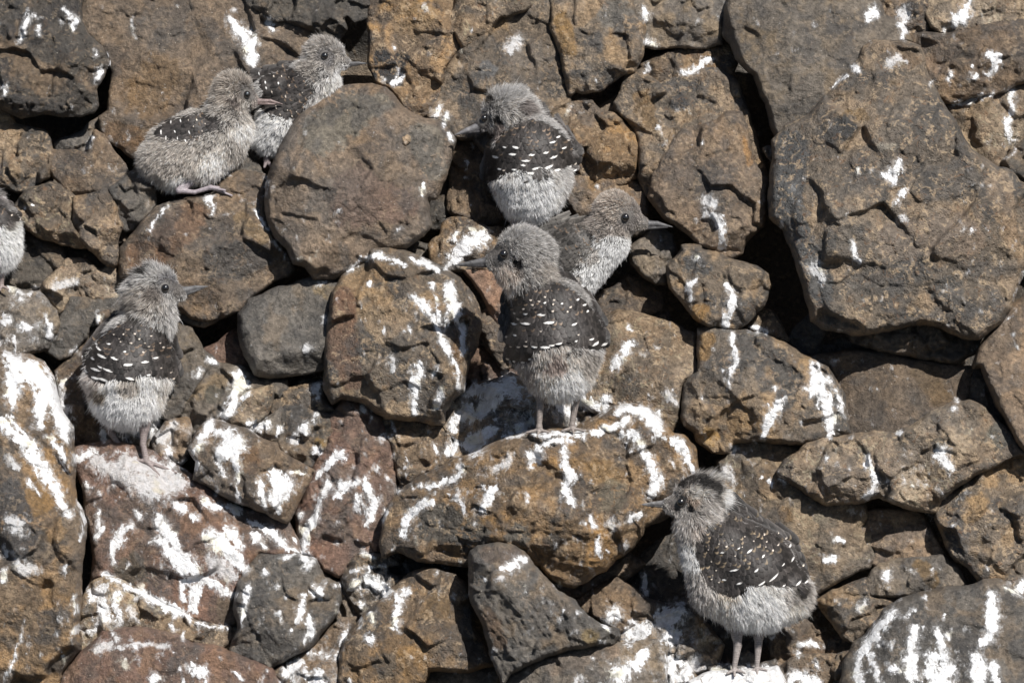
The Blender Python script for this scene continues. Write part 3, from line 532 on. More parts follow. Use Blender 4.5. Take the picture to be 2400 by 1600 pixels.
# droppings: tile letter, then strokes x,y,radius ('~' = thin and faint)
GUANO = """
A430,70,12 480,110,22 520,150,20 490,185,18;200,110,18 180,160,20 150,230,12 125,270,14;265,180,8 262,225,14;30,590,10 20,635,12;650,340,8 660,390,10;735,360,8 745,460,10;680,480,22 670,540,22;240,100,10 270,130,8
A1560,110,10 1590,170,38 1640,220,45 1700,280,50 1690,330,45 1720,400,38 1725,450,15;1830,140,14 1855,180,16 1865,215,10;~895,130,6 905,200,8 925,260,4;~1590,70,14;1430,1350,30 1445,1390,20 1440,1470,8;1150,1390,8 1080,1470,10 1010,1560,8;1800,1200,8 1800,1340,8;1740,1440,14 1780,1500,18 1810,1560,12;220,1385,10 250,1390,8;170,1415,8;590,1010,12 640,930,5;1500,1190,14 1560,1180,14
B385,470,10 390,530,14 355,570,16;420,515,12 385,570,12;660,710,18 640,790,22;720,780,18 700,850,12;720,910,8 755,955,10;550,1250,12 560,1330,12;855,1110,14 850,1150,10;852,1210,9;2060,40,18 2070,100,30 2075,150,15;2080,290,18 2150,310,14;2090,470,25 2075,500,12;1745,1275,12;360,320,10;890,1390,8;720,1505,8;~1190,280,40 1150,340,30;~560,60,20
C10,500,22 100,460,24 200,410,24;1260,100,22 1290,80,28 1320,110,22 1255,140,12;~1500,60,30 1510,120,40;1500,170,28 1510,260,14;1840,170,25 1890,120,45 1930,60,35 1950,10,25;1780,190,12 1775,215,12;1170,450,22 1200,490,15;~1400,440,25 1460,400,30 1520,420,20;2070,380,25 2150,370,25 2130,440,28 2080,510,22;1820,500,18 1810,560,12;1960,540,14 2010,510,16;1980,450,14;1830,720,14 1960,680,14 2120,640,10;1900,715,10 2040,680,6;2240,630,28 2230,740,25 2215,850,30 2220,960,18;2200,1080,5 2260,1020,5
C1440,1160,45 1470,1110,30 1440,1240,20 1380,1200,25;1200,1165,14;1290,1150,12;1500,1300,25 1470,1370,20;1700,560,14 1690,590,8;200,1460,25 240,1500,35 260,1568,30;~100,1500,12 170,1440,15;~180,1380,50;140,975,7;1110,510,8 1010,600,6;~1490,1490,25
D40,640,38;130,690,22 220,695,16;300,610,8 330,670,14 340,750,22;90,770,14 110,860,14;~70,430,12 200,465,12;670,620,30 650,660,12;~380,400,30 500,390,25
D60,900,40 150,960,60 250,1000,70 300,1100,60 280,1250,40 270,1340,30;100,1000,60 80,1200,30;300,1050,60 380,1180,60 430,1330,50 450,1440,30;0,1320,25 60,1380,30 150,1450,35 250,1568,30;60,1310,20 150,1400,20 250,1520,20;320,1430,12 380,1500,12 440,1568,12;520,830,12 490,860,10;570,870,14 560,890,10;450,1040,12 420,1080,15
D1430,910,18 1470,940,8;1350,1010,25 1360,990,15;1600,1000,25 1640,1060,45 1600,1120,35 1580,1170,20;1690,1080,20;1700,1130,14 1600,1200,25 1520,1290,30;2180,1080,18 2140,1110,25 2160,1160,16;1720,1340,14 1720,1380,18;1780,1370,30 1820,1340,25;1895,1370,14 1890,1440,8;2080,1380,30 2110,1410,12;2150,1290,14 2140,1330,10;~2000,1440,25 2020,1480,18;2160,1500,18 2160,1568,14;1430,1340,25 1380,1440,30 1330,1520,30;1480,1400,20 1560,1430,45 1600,1500,60 1550,1530,60;1150,1510,25 1140,1560,20;1870,110,14 1900,150,12;1940,190,8 1940,220,10;1270,60,8;1420,20,5
D~870,1420,20 930,1400,25 1100,1450,30 1180,1350,25;~2160,400,15 2210,370,15;~2200,660,14 2215,620,14;~2095,835,25;700,1400,20 720,1460,15;1000,1430,25 1080,1330,20;1700,1350,20
E880,10,20 930,60,50 980,80,40 870,110,50 820,170,45 750,230,35 720,270,25;790,40,18 750,110,12;~660,200,10;40,310,10 130,230,18 250,195,25 300,210,15 420,270,16;480,220,14 560,250,20 650,290,22;480,470,20 540,520,25 590,560,20 620,630,18 670,710,18 720,820,20 750,890,15 790,980,12 810,1100,14;610,400,16 640,500,10 660,590,10 680,680,14;730,390,22 740,470,40 770,560,35 790,640,25 830,720,18 825,850,20;720,580,12 720,680,8;200,390,20
E~345,900,18 350,980,15;520,960,35 510,1060,35 500,1120,20 490,1220,14 485,1290,10;660,960,16 630,1010,12;670,1100,8 665,1180,22 655,1240,16;555,1220,10;760,1370,25 800,1310,35 870,1240,40;870,1130,40 950,1110,35 1050,1080,25;1000,1150,50 1100,1100,45 1130,1050,40;900,1300,40 980,1230,50 1050,1170,40;760,1480,30 740,1540,20;850,1480,30 900,1420,20;900,1500,50 1000,1400,40 1060,1380,20;1500,1240,40 1550,1260,30;1650,1200,40 1720,1230,40;1780,1180,30 1790,1240,25;1200,1380,20 1290,1330,25;510,580,6 515,630,7;460,700,10
E1100,1440,14 1250,1400,14 1400,1420,14 1600,1420,14 1750,1400,20 1850,1370,25 1950,1320,30;1870,1270,18 1950,1230,22 2080,1270,40 2150,1350,45 2160,1420,25;1400,1470,20 1480,1470,25 1600,1460,12;1900,1420,18 2000,1420,20 2050,1500,25 2060,1568,20;2270,1450,30 2323,1520,30;1340,1510,30 1320,1560,25;1520,1510,14 1510,1568,20;1800,1380,12 1700,1400,10;1950,830,35 1920,880,30 1870,940,30;1960,800,18;1960,690,14;~2230,1150,25 2270,1200,15;~2070,870,15;~300,1440,25;~1120,1010,25;640,1500,10 660,1540,10;140,1250,25 170,1260,14;~2090,1150,10 2110,1160,10
F80,370,20 40,430,28 60,480,20 40,510,10;300,400,14 340,470,30 330,550,30 290,640,25 285,680,18;260,0,25 270,80,25 270,140,20;90,225,18;335,735,12 350,830,16 350,920,18 325,1000,10 310,1120,6;270,975,10;290,1045,9;145,1165,10;690,1160,8 640,1240,25 590,1320,40 540,1430,12;640,1110,15;575,1220,12;900,960,30 920,1040,45 900,1100,40 960,1160,40 990,1260,35 1010,1350,35 1000,1440,18;990,1070,14 1050,1130,8 1080,1230,14 1090,1290,8;835,1105,14;470,700,18 540,710,18 570,730,10
F~900,280,40 940,350,35;1160,120,18 1160,190,18 1200,250,18;2323,320,8 2290,400,10 2250,500,5;1860,1195,12;1460,1410,14 1500,1390,10;1760,1540,40;210,830,6;~340,1520,20;490,1470,8;1850,1250,20;2250,735,8;945,415,8
G180,0,30 270,80,40 330,170,35 380,280,30 440,370,28 480,430,15;390,0,14 450,90,12 480,150,8;~60,60,25 120,100,20;200,200,16 270,290,10;~60,450,30 130,500,40 150,560,20;~90,680,12 150,790,35 220,790,30;540,320,8 570,450,10 560,600,8;440,800,18 460,770,10;20,800,20 30,880,12;510,980,14 520,1100,10;50,1500,20 90,1430,10 140,1250,6 160,1150,4
G~640,60,40 750,120,60 900,180,70 1050,230,80 1200,200,60 1000,90,50 850,60,50;590,230,25;670,390,10 670,490,25 645,590,12;945,420,25;880,500,25 810,560,35 780,650,18 775,760,14;1070,460,30 1120,520,40 1180,590,30 1220,630,15;1030,620,14 1100,600,25 1180,680,50 1260,770,60 1330,840,50 1430,890,30 1580,970,25;1250,880,20 1260,1010,18;1330,900,35 1310,1050,35;1430,560,40 1500,620,60 1580,700,50 1660,790,30;1560,540,40 1630,640,25;~1450,760,50 1560,820,50;1190,340,18 1250,390,25;1330,440,25;1400,340,30 1500,380,20;1600,390,40
G1700,460,16 1850,550,25 1950,640,18 2040,690,12;1740,560,25 1800,640,12;530,40,30 640,-10,20;1500,0,30 1500,100,20 1530,160,12;1600,0,40 1610,120,20 1625,250,8 1630,340,12;1760,190,20 1780,280,35 1800,360,18;1870,150,35 1930,230,60 1890,330,45 1880,400,20;1980,130,14 2060,150,14;1340,80,25 1250,90,30
G2300,20,40 2230,90,18 2130,200,8;2230,220,20 2170,330,18 2150,450,22 2080,520,35 2070,620,25 2060,690,8;2040,430,20;2290,290,25;1990,570,8 2030,620,6;640,960,40 700,920,30;690,1000,35 710,1120,50;790,970,25 810,1150,20;720,830,12 850,900,20 1000,970,25 1150,1050,30 1300,1130,20;950,950,20 1050,1010,25;~880,1070,25 920,1150,12;1160,1170,12 1190,1220,12;1350,1165,10 1540,1200,12;600,1210,20 640,1200,14
G~640,1340,20 750,1310,25;~830,1330,10 1000,1300,8 1150,1320,14;~850,1400,8 870,1460,8;1300,1460,25 1380,1500,40;1050,1540,30;1590,1490,12 1650,1540,12;1680,940,25 1660,1060,14 1650,1160,8;1800,810,18;2070,720,35 2120,740,25 2070,790,20;2160,930,25 2200,1000,14 2110,940,12;2070,970,12 2050,1060,18 2030,1150,20;2110,1110,18 2110,1200,25 2080,1280,16;1900,720,10 2000,700,8;1950,1500,30 2040,1420,25;2150,1568,50 2170,1500,30;2290,1380,25;2290,900,14 2323,910,10;1980,1220,10
H0,230,35 100,200,18;170,180,20 180,260,30 230,340,35 190,420,25 170,500,12;110,290,20 120,400,14;150,680,14 210,695,12;60,810,12 160,790,10 280,770,10;210,870,50 270,900,45 300,950,30;100,890,30 60,930,18;140,1040,25;540,230,14 650,220,16 750,190,20 820,130,18;620,335,20 540,360,25 470,400,22 440,480,35 420,560,20;310,400,12 290,470,8;1040,250,25 1000,320,25 950,390,22;1310,30,50 1290,70,20;1510,20,18 1540,110,35 1560,170,40 1530,240,25 1550,310,25 1590,365,12
H1695,430,16 1710,500,22;1735,590,18 1750,670,20 1770,720,8;1430,550,10;1460,628,14;2090,20,20 2120,130,30 2150,180,40 2110,280,35;1970,450,22 2040,430,20;~1840,500,30;~1920,630,20;~1100,90,20 1150,30,20 1040,120,12;390,260,14;1080,785,12 1140,790,30 1200,740,28 1250,725,16;940,830,8 970,870,8;~1050,860,12 1100,860,8;1780,1170,12 1820,1210,10;1765,1290,12;460,940,14 400,990,25 385,1080,25 370,1160,25 385,1220,10 330,1200,8
H200,1100,18 220,1150,12;195,1270,30 210,1310,14;20,1240,20 0,1330,12;2060,1380,35 2000,1440,45;1900,1500,60 1880,1568,40;~1620,1550,25;1705,1390,10;1860,1100,40 1800,1150,25;1980,1140,20;2200,1130,60 2300,1080,50;1980,1240,50 2080,1200,40;2250,1250,60;2260,1420,50 2250,1530,40;2060,830,12 2070,960,12
I30,40,25 60,120,20;~300,140,40 340,190,20;575,190,14 605,225,12;680,195,14;1260,40,18 1280,110,18 1310,180,18 1290,270,22 1250,320,8;1760,20,35 1800,80,25 1850,120,14;975,50,18;1040,580,18 1090,600,12;1020,720,25 960,730,12;1390,830,25 1420,800,14;~1230,1030,20 1200,1060,12;1430,1080,25 1380,1150,30 1320,1230,30 1260,1310,28 1200,1380,22 1190,1460,25 1200,1568,25;1280,1370,14 1310,1480,16 1340,1568,12;1580,1200,20 1570,1280,25 1560,1360,35 1540,1440,40 1570,1520,45;1420,1460,25 1480,1480,14
I1740,1210,22 1760,1300,30 1780,1400,25;1700,1400,40 1700,1500,50 1760,1568,70;1790,1480,60;2100,970,25 2110,1070,40 2110,1150,45 2090,1230,40 2040,1290,25;2000,1380,30 2020,1480,50 2010,1568,40;2110,1440,20 2120,1540,30;1575,1070,12;1780,1120,10;2200,920,10 2300,970,10;2290,930,25 2323,880,20;2230,880,10;800,1310,14 880,1290,16 940,1330,10;910,1440,16;780,1370,14;750,1520,40 720,1560,20;860,1550,50 900,1568,30;40,1450,30 10,1530,40;200,1530,60 400,1530,50 600,1520,50 640,1568,50 300,1590,60
"""

# ------------------------------------------------------------------ rocks: the builder
PAL = {  # main, patch, second patch
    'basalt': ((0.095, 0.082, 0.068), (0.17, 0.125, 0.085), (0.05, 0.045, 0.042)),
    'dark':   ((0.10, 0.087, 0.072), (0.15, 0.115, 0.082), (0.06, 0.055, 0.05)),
    'grey':   ((0.20, 0.168, 0.134), (0.235, 0.182, 0.125), (0.135, 0.12, 0.105)),
    'slate':  ((0.155, 0.138, 0.118), (0.195, 0.155, 0.115), (0.105, 0.098, 0.09)),
    'brown':  ((0.19, 0.14, 0.098), (0.245, 0.175, 0.115), (0.125, 0.10, 0.08)),
    'ochre':  ((0.205, 0.145, 0.092), (0.33, 0.215, 0.115), (0.105, 0.086, 0.07)),
    'tan':    ((0.27, 0.20, 0.135), (0.40, 0.305, 0.205), (0.17, 0.138, 0.105)),
    'red':    ((0.175, 0.112, 0.085), (0.215, 0.135, 0.092), (0.12, 0.088, 0.072)),
    'mott':   ((0.175, 0.14, 0.105), (0.31, 0.22, 0.135), (0.085, 0.08, 0.075)),
}
GU = []
for line in GUANO.strip().splitlines():
    t = line[0]
    for st in line[1:].split(';'):
        st = st.strip()
        if not st:
            continue
        k = 0.62 if st[0] == '~' else 1.0
        q_ = parse(t + ' ' + st.lstrip('~'))
        q_[:, 2] *= np.where(q_[:, 1] > 760, 1.25, 1.05)
        GU.append((k, q_))

GW, GH = int(3000 / STEP), int(2200 / STEP)
GX0, GY0 = -300.0, -300.0
DMAP = np.full((GH, GW), -900.0)


def stroke_field(X, Y, P):
    """>0 inside the tapered stroke, in units of ~12 grid steps"""
    best = np.full(X.shape, -9.0)
    for i in range(max(1, len(P) - 1)):
        a = P[i]; b = P[min(i + 1, len(P) - 1)]
        ex, ey = b[0] - a[0], b[1] - a[1]
        l = ex * ex + ey * ey + 1e-9
        t = np.clip(((X - a[0]) * ex + (Y - a[1]) * ey) / l, 0, 1)
        r = a[2] + t * (b[2] - a[2])
        d = np.hypot(X - a[0] - t * ex, Y - a[1] - t * ey)
        best = np.maximum(best, (r - d) / (4.0 + 0.45 * r))
    return best


def build_rock(idx, r):
    P = parse(r['o'])
    seed = 3.7 * idx + 1.3
    rs = np.random.RandomState(100 + idx)
    grow = r.get('grow', 4.5)
    x0, y0 = P.min(0) - 14; x1, y1 = P.max(0) + 14
    x0, y0 = max(x0, -110), max(y0, -110); x1, y1 = min(x1, 2510), min(y1, 1710)
    ix0 = int((x0 - GX0) / STEP); ix1 = int((x1 - GX0) / STEP) + 1
    iy0 = int((y0 - GY0) / STEP); iy1 = int((y1 - GY0) / STEP) + 1
    gx = GX0 + np.arange(ix0, ix1 + 1) * STEP; gy = GY0 + np.arange(iy0, iy1 + 1) * STEP
    X, Y = np.meshgrid(gx, gy)
    raw = poly_sdf(X, Y, P)
    sd = raw + grow + 5.0 * fbm(X, Y, seed, 46, 4) * r.get('rag', 1.0)
    # smooth sdf gradient
    gyv, gxv = np.gradient(sd, STEP)
    gl = np.hypot(gxv, gyv) + 1e-6
    ins = sd > 0
    cell = (ins[:-1, :-1].astype(int) + ins[1:, :-1] + ins[:-1, 1:] + ins[1:, 1:]) >= 3
    # drop cells outside largest region is not needed: outlines are single blobs
    H_, W_ = X.shape
    used = np.zeros((H_, W_), bool)
    used[:-1, :-1] |= cell; used[1:, :-1] |= cell; used[:-1, 1:] |= cell; used[1:, 1:] |= cell
    cc = np.zeros((H_ + 1, W_ + 1), int); cc[1:-1, 1:-1] = cell
    nadj = cc[:-1, :-1] + cc[1:, :-1] + cc[:-1, 1:] + cc[1:, 1:]
    bnd = used & (nadj < 4)
    sh = np.where(bnd, np.clip(sd, -1.6 * STEP, 1.6 * STEP), 0)
    XX = X - sh * gxv / gl; YY = Y - sh * gyv / gl
    # size
    area = max(1.0, cell.sum() * STEP * STEP); size = math.sqrt(area)
    T = r.get('T', 0.22 * size) if r.get('T') else float(np.clip(0.26 * size, 12, 85))
    if size > 40:
        T *= 1.32
    cx, cy = X[ins].mean(), Y[ins].mean()
    dx, dy = X - cx, -(Y - cy)
    px, py = P[:, 0] - cx, -(P[:, 1] - cy)
    td, tt = r.get('top', (90, 6))
    a = math.radians(td)
    rel = T - math.tan(math.radians(tt)) * 1.0 * (dx * math.cos(a) + dy * math.sin(a))
    rough = r.get('r', 1.0)
    fc = list(r.get('f', []))
    if r.get('auto', True):
        base_a = rs.uniform(0, 360)
        for k in range(5):
            fc.append((base_a + k * 72 + rs.uniform(-22, 22), rs.uniform(26, 54), rs.uniform(0.42, 0.8)))
    if not r.get('auto', True) and size > 130 and rough >= 0.5:
        b0 = rs.uniform(0, 360)
        for k in range(3):
            fc.append((b0 + 120 * k + rs.uniform(-30, 30), rs.uniform(16, 30), rs.uniform(0.05, 0.4)))
    soft = r.get('soft', 0.028) * size
    for (da, ti, fr) in fc:
        a = math.radians(da)
        ext = (px * math.cos(a) + py * math.sin(a)).max()
        tn = min(math.tan(math.radians(ti)), 0.84 * T / max(1.0, (1 - fr) * ext))
        pl = T - tn * (dx * math.cos(a) + dy * math.sin(a) - fr * ext)
        # bevelled minimum
        hh = np.clip(0.5 + 0.5 * (pl - rel) / soft, 0, 1)
        rel = pl + (rel - pl) * hh - soft * hh * (1 - hh) * 0.8
    # warp so creases are not ruler straight
    rel = rel + 0.035 * size * fbm(X, Y, seed + 5, 0.42 * size + 20, 3)
    warpx = X + 10 * fbm(X, Y, seed + 31, 60, 3); warpy = Y + 10 * fbm(X, Y, seed + 47, 60, 3)
    wl1 = float(np.clip(0.36 * size, 48, 150))
    rel = rel + max(0.04, 0.80 * rough - 0.22) * 0.8 * facets(warpx + 17, warpy, wl1, idx + 90, 0.95, 34)
    rel = rel + rough * 0.28 * facets(warpx, warpy, 74, idx, 0.75, 26)
    rel = rel + rough * 0.32 * facets(warpx * 1.1 + 40, warpy * 1.1, 30, idx + 50, 0.8, 24)
    rel = rel + rough * 1.8 * fbm(X, Y, seed + 9, 34, 4, 0.66)
    rid = 0
    for (wl_, am_) in ((46, 5.0), (21, 2.6), (11, 1.2)):
        rid = rid - am_ * np.abs(perlin(warpx / wl_ + 3, warpy / wl_, seed + wl_))
    rel = rel + rough * rid * sstep(-0.25, 0.35, fbm(X, Y, seed + 15, 130, 2))
    # layered rocks: ledges along a direction
    if r.get('strata'):
        sa, amp, region = r['strata']
        a = math.radians(sa)
        u = (dx * math.cos(a) + dy * math.sin(a)); v = (-dx * math.sin(a) + dy * math.cos(a))
        vv = v + 9 * fbm(X, Y, seed + 3, 70, 3)
        led = fbm(u / 6.0, vv, seed + 21, 15, 3, 0.7)
        m = sstep(region - 12, region + 12, -(dy)) if region is not None else 1.0
        rel = rel + amp * led * 6.0 * m
    # cracks
    ck = r.get('crack', 1.0)
    c1 = fbm(warpx, warpy, seed + 60, 150, 3)
    gate = sstep(0.1, 0.3, fbm(X, Y, seed + 77, 120, 2))
    rel = rel - ck * 4.5 * gate * np.clip(1 - np.abs(c1) / 0.035, 0, 1)
    c2 = fbm(warpx + 300, warpy, seed + 64, 60, 3)
    gate2 = sstep(0.05, 0.25, fbm(X, Y, seed + 79, 70, 2))
    rel = rel - ck * 2.0 * gate2 * np.clip(1 - np.abs(c2) / 0.05, 0, 1)
    # pits
    pt = r.get('pit', 0.35)
    pn = fbm(X, Y, seed + 88, 13, 2)
    rel = rel - pt * 4.0 * sstep(0.24, 0.5, pn) * sstep(-0.1, 0.2, fbm(X, Y, seed + 90, 90, 2))
    wv = r.get('w', 0.034) * size + 5
    tt_ = np.clip(sd / wv, 0, 1)
    prof = np.sqrt(np.clip(1 - (1 - tt_) ** 2, 0, 1))
    floor_ = 0.25 * T
    h = (np.maximum(rel, floor_) * prof)
    L = r.get('L', 3) * 20.0 + rs.uniform(-4, 4)
    # guano
    g = np.full(X.shape, -3.0); gs = np.ones(X.shape)
    GX = X + 9 * fbm(X, Y, 401, 34, 3, 0.6); GY = Y + 9 * fbm(X, Y, 433, 34, 3, 0.6)
    for k, Q in GU:
        if Q[:, 0].max() + 40 < x0 or Q[:, 0].min() - 40 > x1 or Q[:, 1].max() + 40 < y0 or Q[:, 1].min() - 40 > y1:
            continue
        f = stroke_field(GX, GY, Q)
        up = f > g
        g = np.where(up, f, g); gs = np.where(up & (f > -1.2), k, gs)
    g = g + 1.1 * fbm(X * 1.3, Y * 0.8, 455, 20, 4, 0.65)
    # scattered small splashes, more of them low on the slope
    low = sstep(500, 1250, Y)
    spl = fbm(X, Y * 0.75, 470, 26, 3, 0.6) * 3.2 - 2.45 + 0.6 * low + 1.2 * (fbm(X, Y, 480, 200, 2))
    up = spl > g
    g = np.where(up, spl, g); gs = np.where(up, 0.8, gs)
    if r.get('g') is not None:
        extra = fbm(X, Y, seed + 120, 55, 3) * 2.2 - 1.25 + r['g']
        up = extra > g
        g = np.where(up, extra, g); gs = np.where(up, 0.85, gs)
    h = h + 1.6 * sstep(-0.05, 0.35, g) * gs * prof
    d = slope(Y) + L + h
    # colours
    p = PAL[r.get('c', 'brown')]
    c0, c1_, c2_ = [np.array(q) for q in p]
    m1 = sstep(0.0, 0.22, fbm(X, Y, seed + 200, r.get('pw', 95), 4, 0.6))
    m2 = sstep(0.02, 0.3, fbm(X, Y, seed + 230, r.get('pw', 95) * 0.8, 4, 0.62))
    col = c0[None, None, :] * (1 - m1[..., None]) + c1_[None, None, :] * m1[..., None]
    col = col * (1 - 0.85 * m2[..., None]) + c2_[None, None, :] * 0.85 * m2[..., None]
    for (st, cc_) in r.get('p', []):
        Q = parse(st)
        f = stroke_field(X, Y, Q) + 0.9 * fbm(X, Y, seed + 300, 22, 4)
        mm = sstep(-0.25, 0.35, f)[..., None]
        col = col * (1 - mm) + np.array(cc_)[None, None, :] * mm
    m3 = sstep(0.06, 0.30, fbm(warpx, warpy, seed + 260, 120, 4, 0.62)) * 0.55
    col = col * (1 - m3[..., None]) + np.array([0.085, 0.08, 0.076])[None, None, :] * m3[..., None]
    mo = 1 + 0.50 * fbm(warpx, warpy, seed + 330, 26, 4, 0.7) + 0.20 * fbm(X, Y, seed + 350, 110, 2)
    col = col * np.clip(mo, 0.45, 1.7)[..., None]
    # pale worn veins and crusts
    vein = np.abs(fbm(warpx, warpy, seed + 370, 80, 4, 0.6))
    vm = np.clip(1 - vein / 0.05, 0, 1) * sstep(-0.05, 0.25, fbm(X, Y, seed + 390, 90, 3)) * 0.75
    col = col * (1 - vm[..., None]) + np.clip(c1_ * 1.35 + 0.02, 0, .5)[None, None, :] * vm[..., None]
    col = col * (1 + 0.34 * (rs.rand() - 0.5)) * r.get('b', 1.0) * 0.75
    lumc = col.mean(2, keepdims=True) * np.array([1.06, 0.99, 0.90])
    sat = r.get('sat', 1.02) + 0.10 * rs.uniform(-1, 1) + 0.45 * fbm(X, Y, seed + 410, 160, 2)
    col = lumc + (col - lumc) * sat[..., None]
    # write to height map
    sub = DMAP[iy0:iy1 + 1, ix0:ix1 + 1]
    np.maximum(sub, np.where(used, d, -900), out=sub)
    # mesh
    vid = -np.ones((H_, W_), int); vid[used] = np.arange(used.sum())
    q = np.stack([vid[:-1, :-1][cell], vid[1:, :-1][cell], vid[1:, 1:][cell], vid[:-1, 1:][cell]], 1)
    vx, vy, vd = XX[used], YY[used], np.where(bnd, slope(Y) + L, d)[used]
    nb = used.sum()
    # back: rings shrinking towards the centre, for the boundary edges
    e = np.concatenate([q[:, [0, 1]], q[:, [1, 2]], q[:, [2, 3]], q[:, [3, 0]]])
    key = e.min(1).astype(np.int64) * (nb + 1) + e.max(1)
    uq, inv, cnt = np.unique(key, return_inverse=True, return_counts=True)
    be = e[cnt[inv] == 1]
    bv = np.unique(be)
    mp = -np.ones(nb, int); mp[bv] = np.arange(len(bv))
    B = float(np.clip(0.5 * size, 30, 170))
    vs = [np.stack([vx, vy, vd], 1)]
    rings = [(0.03, 0.35), (0.14, 0.75), (0.5, 1.0)]
    off = nb; quads = [q]; prev = lambda i: i
    prevoff = None
    for (sh_, bk) in rings:
        bx = vx[bv] + (cx - vx[bv]) * sh_; by = vy[bv] + (cy - vy[bv]) * sh_
        vs.append(np.stack([bx, by, vd[bv] - bk * B], 1))
        A = be[:, 0]; Bv = be[:, 1]
        cA, cB = off + mp[A], off + mp[Bv]
        if prevoff is None:
            quads.append(np.stack([Bv, A, cA, cB], 1))
        else:
            quads.append(np.stack([prevoff + mp[Bv], prevoff + mp[A], cA, cB], 1))
        prevoff = off; off += len(bv)
    vs.append(np.array([[cx, cy, slope(cy) + L - B * 1.03]]))
    tris = np.stack([prevoff + mp[be[:, 1]], prevoff + mp[be[:, 0]], np.full(len(be), off)], 1)
    V = np.concatenate(vs)
    n_extra = len(V) - nb
    colv = np.concatenate([col[used], np.tile(c0 * 0.8, (n_extra, 1))])
    gv = np.concatenate([g[used], np.full(n_extra, -3.0)])
    gsv = np.concatenate([gs[used], np.ones(n_extra)])
    rv = np.full(len(V), r.get('crust', {'ochre': 1.0, 'tan': 1.0, 'mott': 0.9, 'brown': 0.45, 'red': 0.25,
                                         'grey': 0.12, 'slate': 0.15, 'basalt': 0.35, 'dark': 0.2}[r.get('c', 'brown')]))
    ob = mesh_obj(r.get('n', 'rock'), world(V[:, 0], V[:, 1], V[:, 2]), quads + [tris], M_ROCK,
                  attrs={'base': colv, 'guano': gv, 'gstr': gsv, 'rough': rv})
    ob['label'] = r['l']; ob['category'] = r.get('n', 'rock'); ob['group'] = 'rocks of the broken stone slope'
    return ob


for i, r in enumerate(ROCKS):
    build_rock(i, r)


# the bank of rubble the rocks lie on
def build_ground():
    st = 24.0
    gx = np.arange(-6000, 8400 + st, st); gy = np.arange(-4000, 5200 + st, st)
    X, Y = np.meshgrid(gx, gy)
    inside = sstep(-60, 260, np.minimum(np.minimum(X + 100, 2500 - X), np.minimum(Y + 100, 1700 - Y)))
    bump = 110 * np.abs(facets(X, Y, 260, 3, 0.9, 10)) / 100 + 0.8 * facets(X, Y, 230, 9, 1.0, 12) + 14 * fbm(X, Y, 2.2, 90, 4)
    d = slope(Y) + (60 + bump) * (1 - inside) + (-270 + 12 * fbm(X, Y, 5.2, 80, 3)) * inside
    vid = np.arange(X.size).reshape(X.shape)
    q = np.stack([vid[:-1, :-1], vid[1:, :-1], vid[1:, 1:], vid[:-1, 1:]], -1).reshape(-1, 4)
    x, y, dd = X.ravel(), Y.ravel(), d.ravel()
    m = sstep(-0.2, 0.3, fbm(x, y, 8.1, 200, 4))[:, None]
    col = np.array([0.15, 0.115, 0.08]) * (1 - m) + np.array([0.10, 0.09, 0.078]) * m
    f = np.ones(len(x))
    P = (ORG[None, :] + ((x - 1200) * S)[:, None] * RT + ((800 - y) * S)[:, None] * UP - (dd * S)[:, None] * FWD)
    g = fbm(x, y, 3.3, 120, 4) * 2.2 - 1.4
    o = mesh_obj('ground', P, q, M_ROCK, attrs={'base': col, 'guano': g, 'gstr': f * 0.9, 'rough': f * 0.6})
    o['kind'] = 'structure'


build_ground()

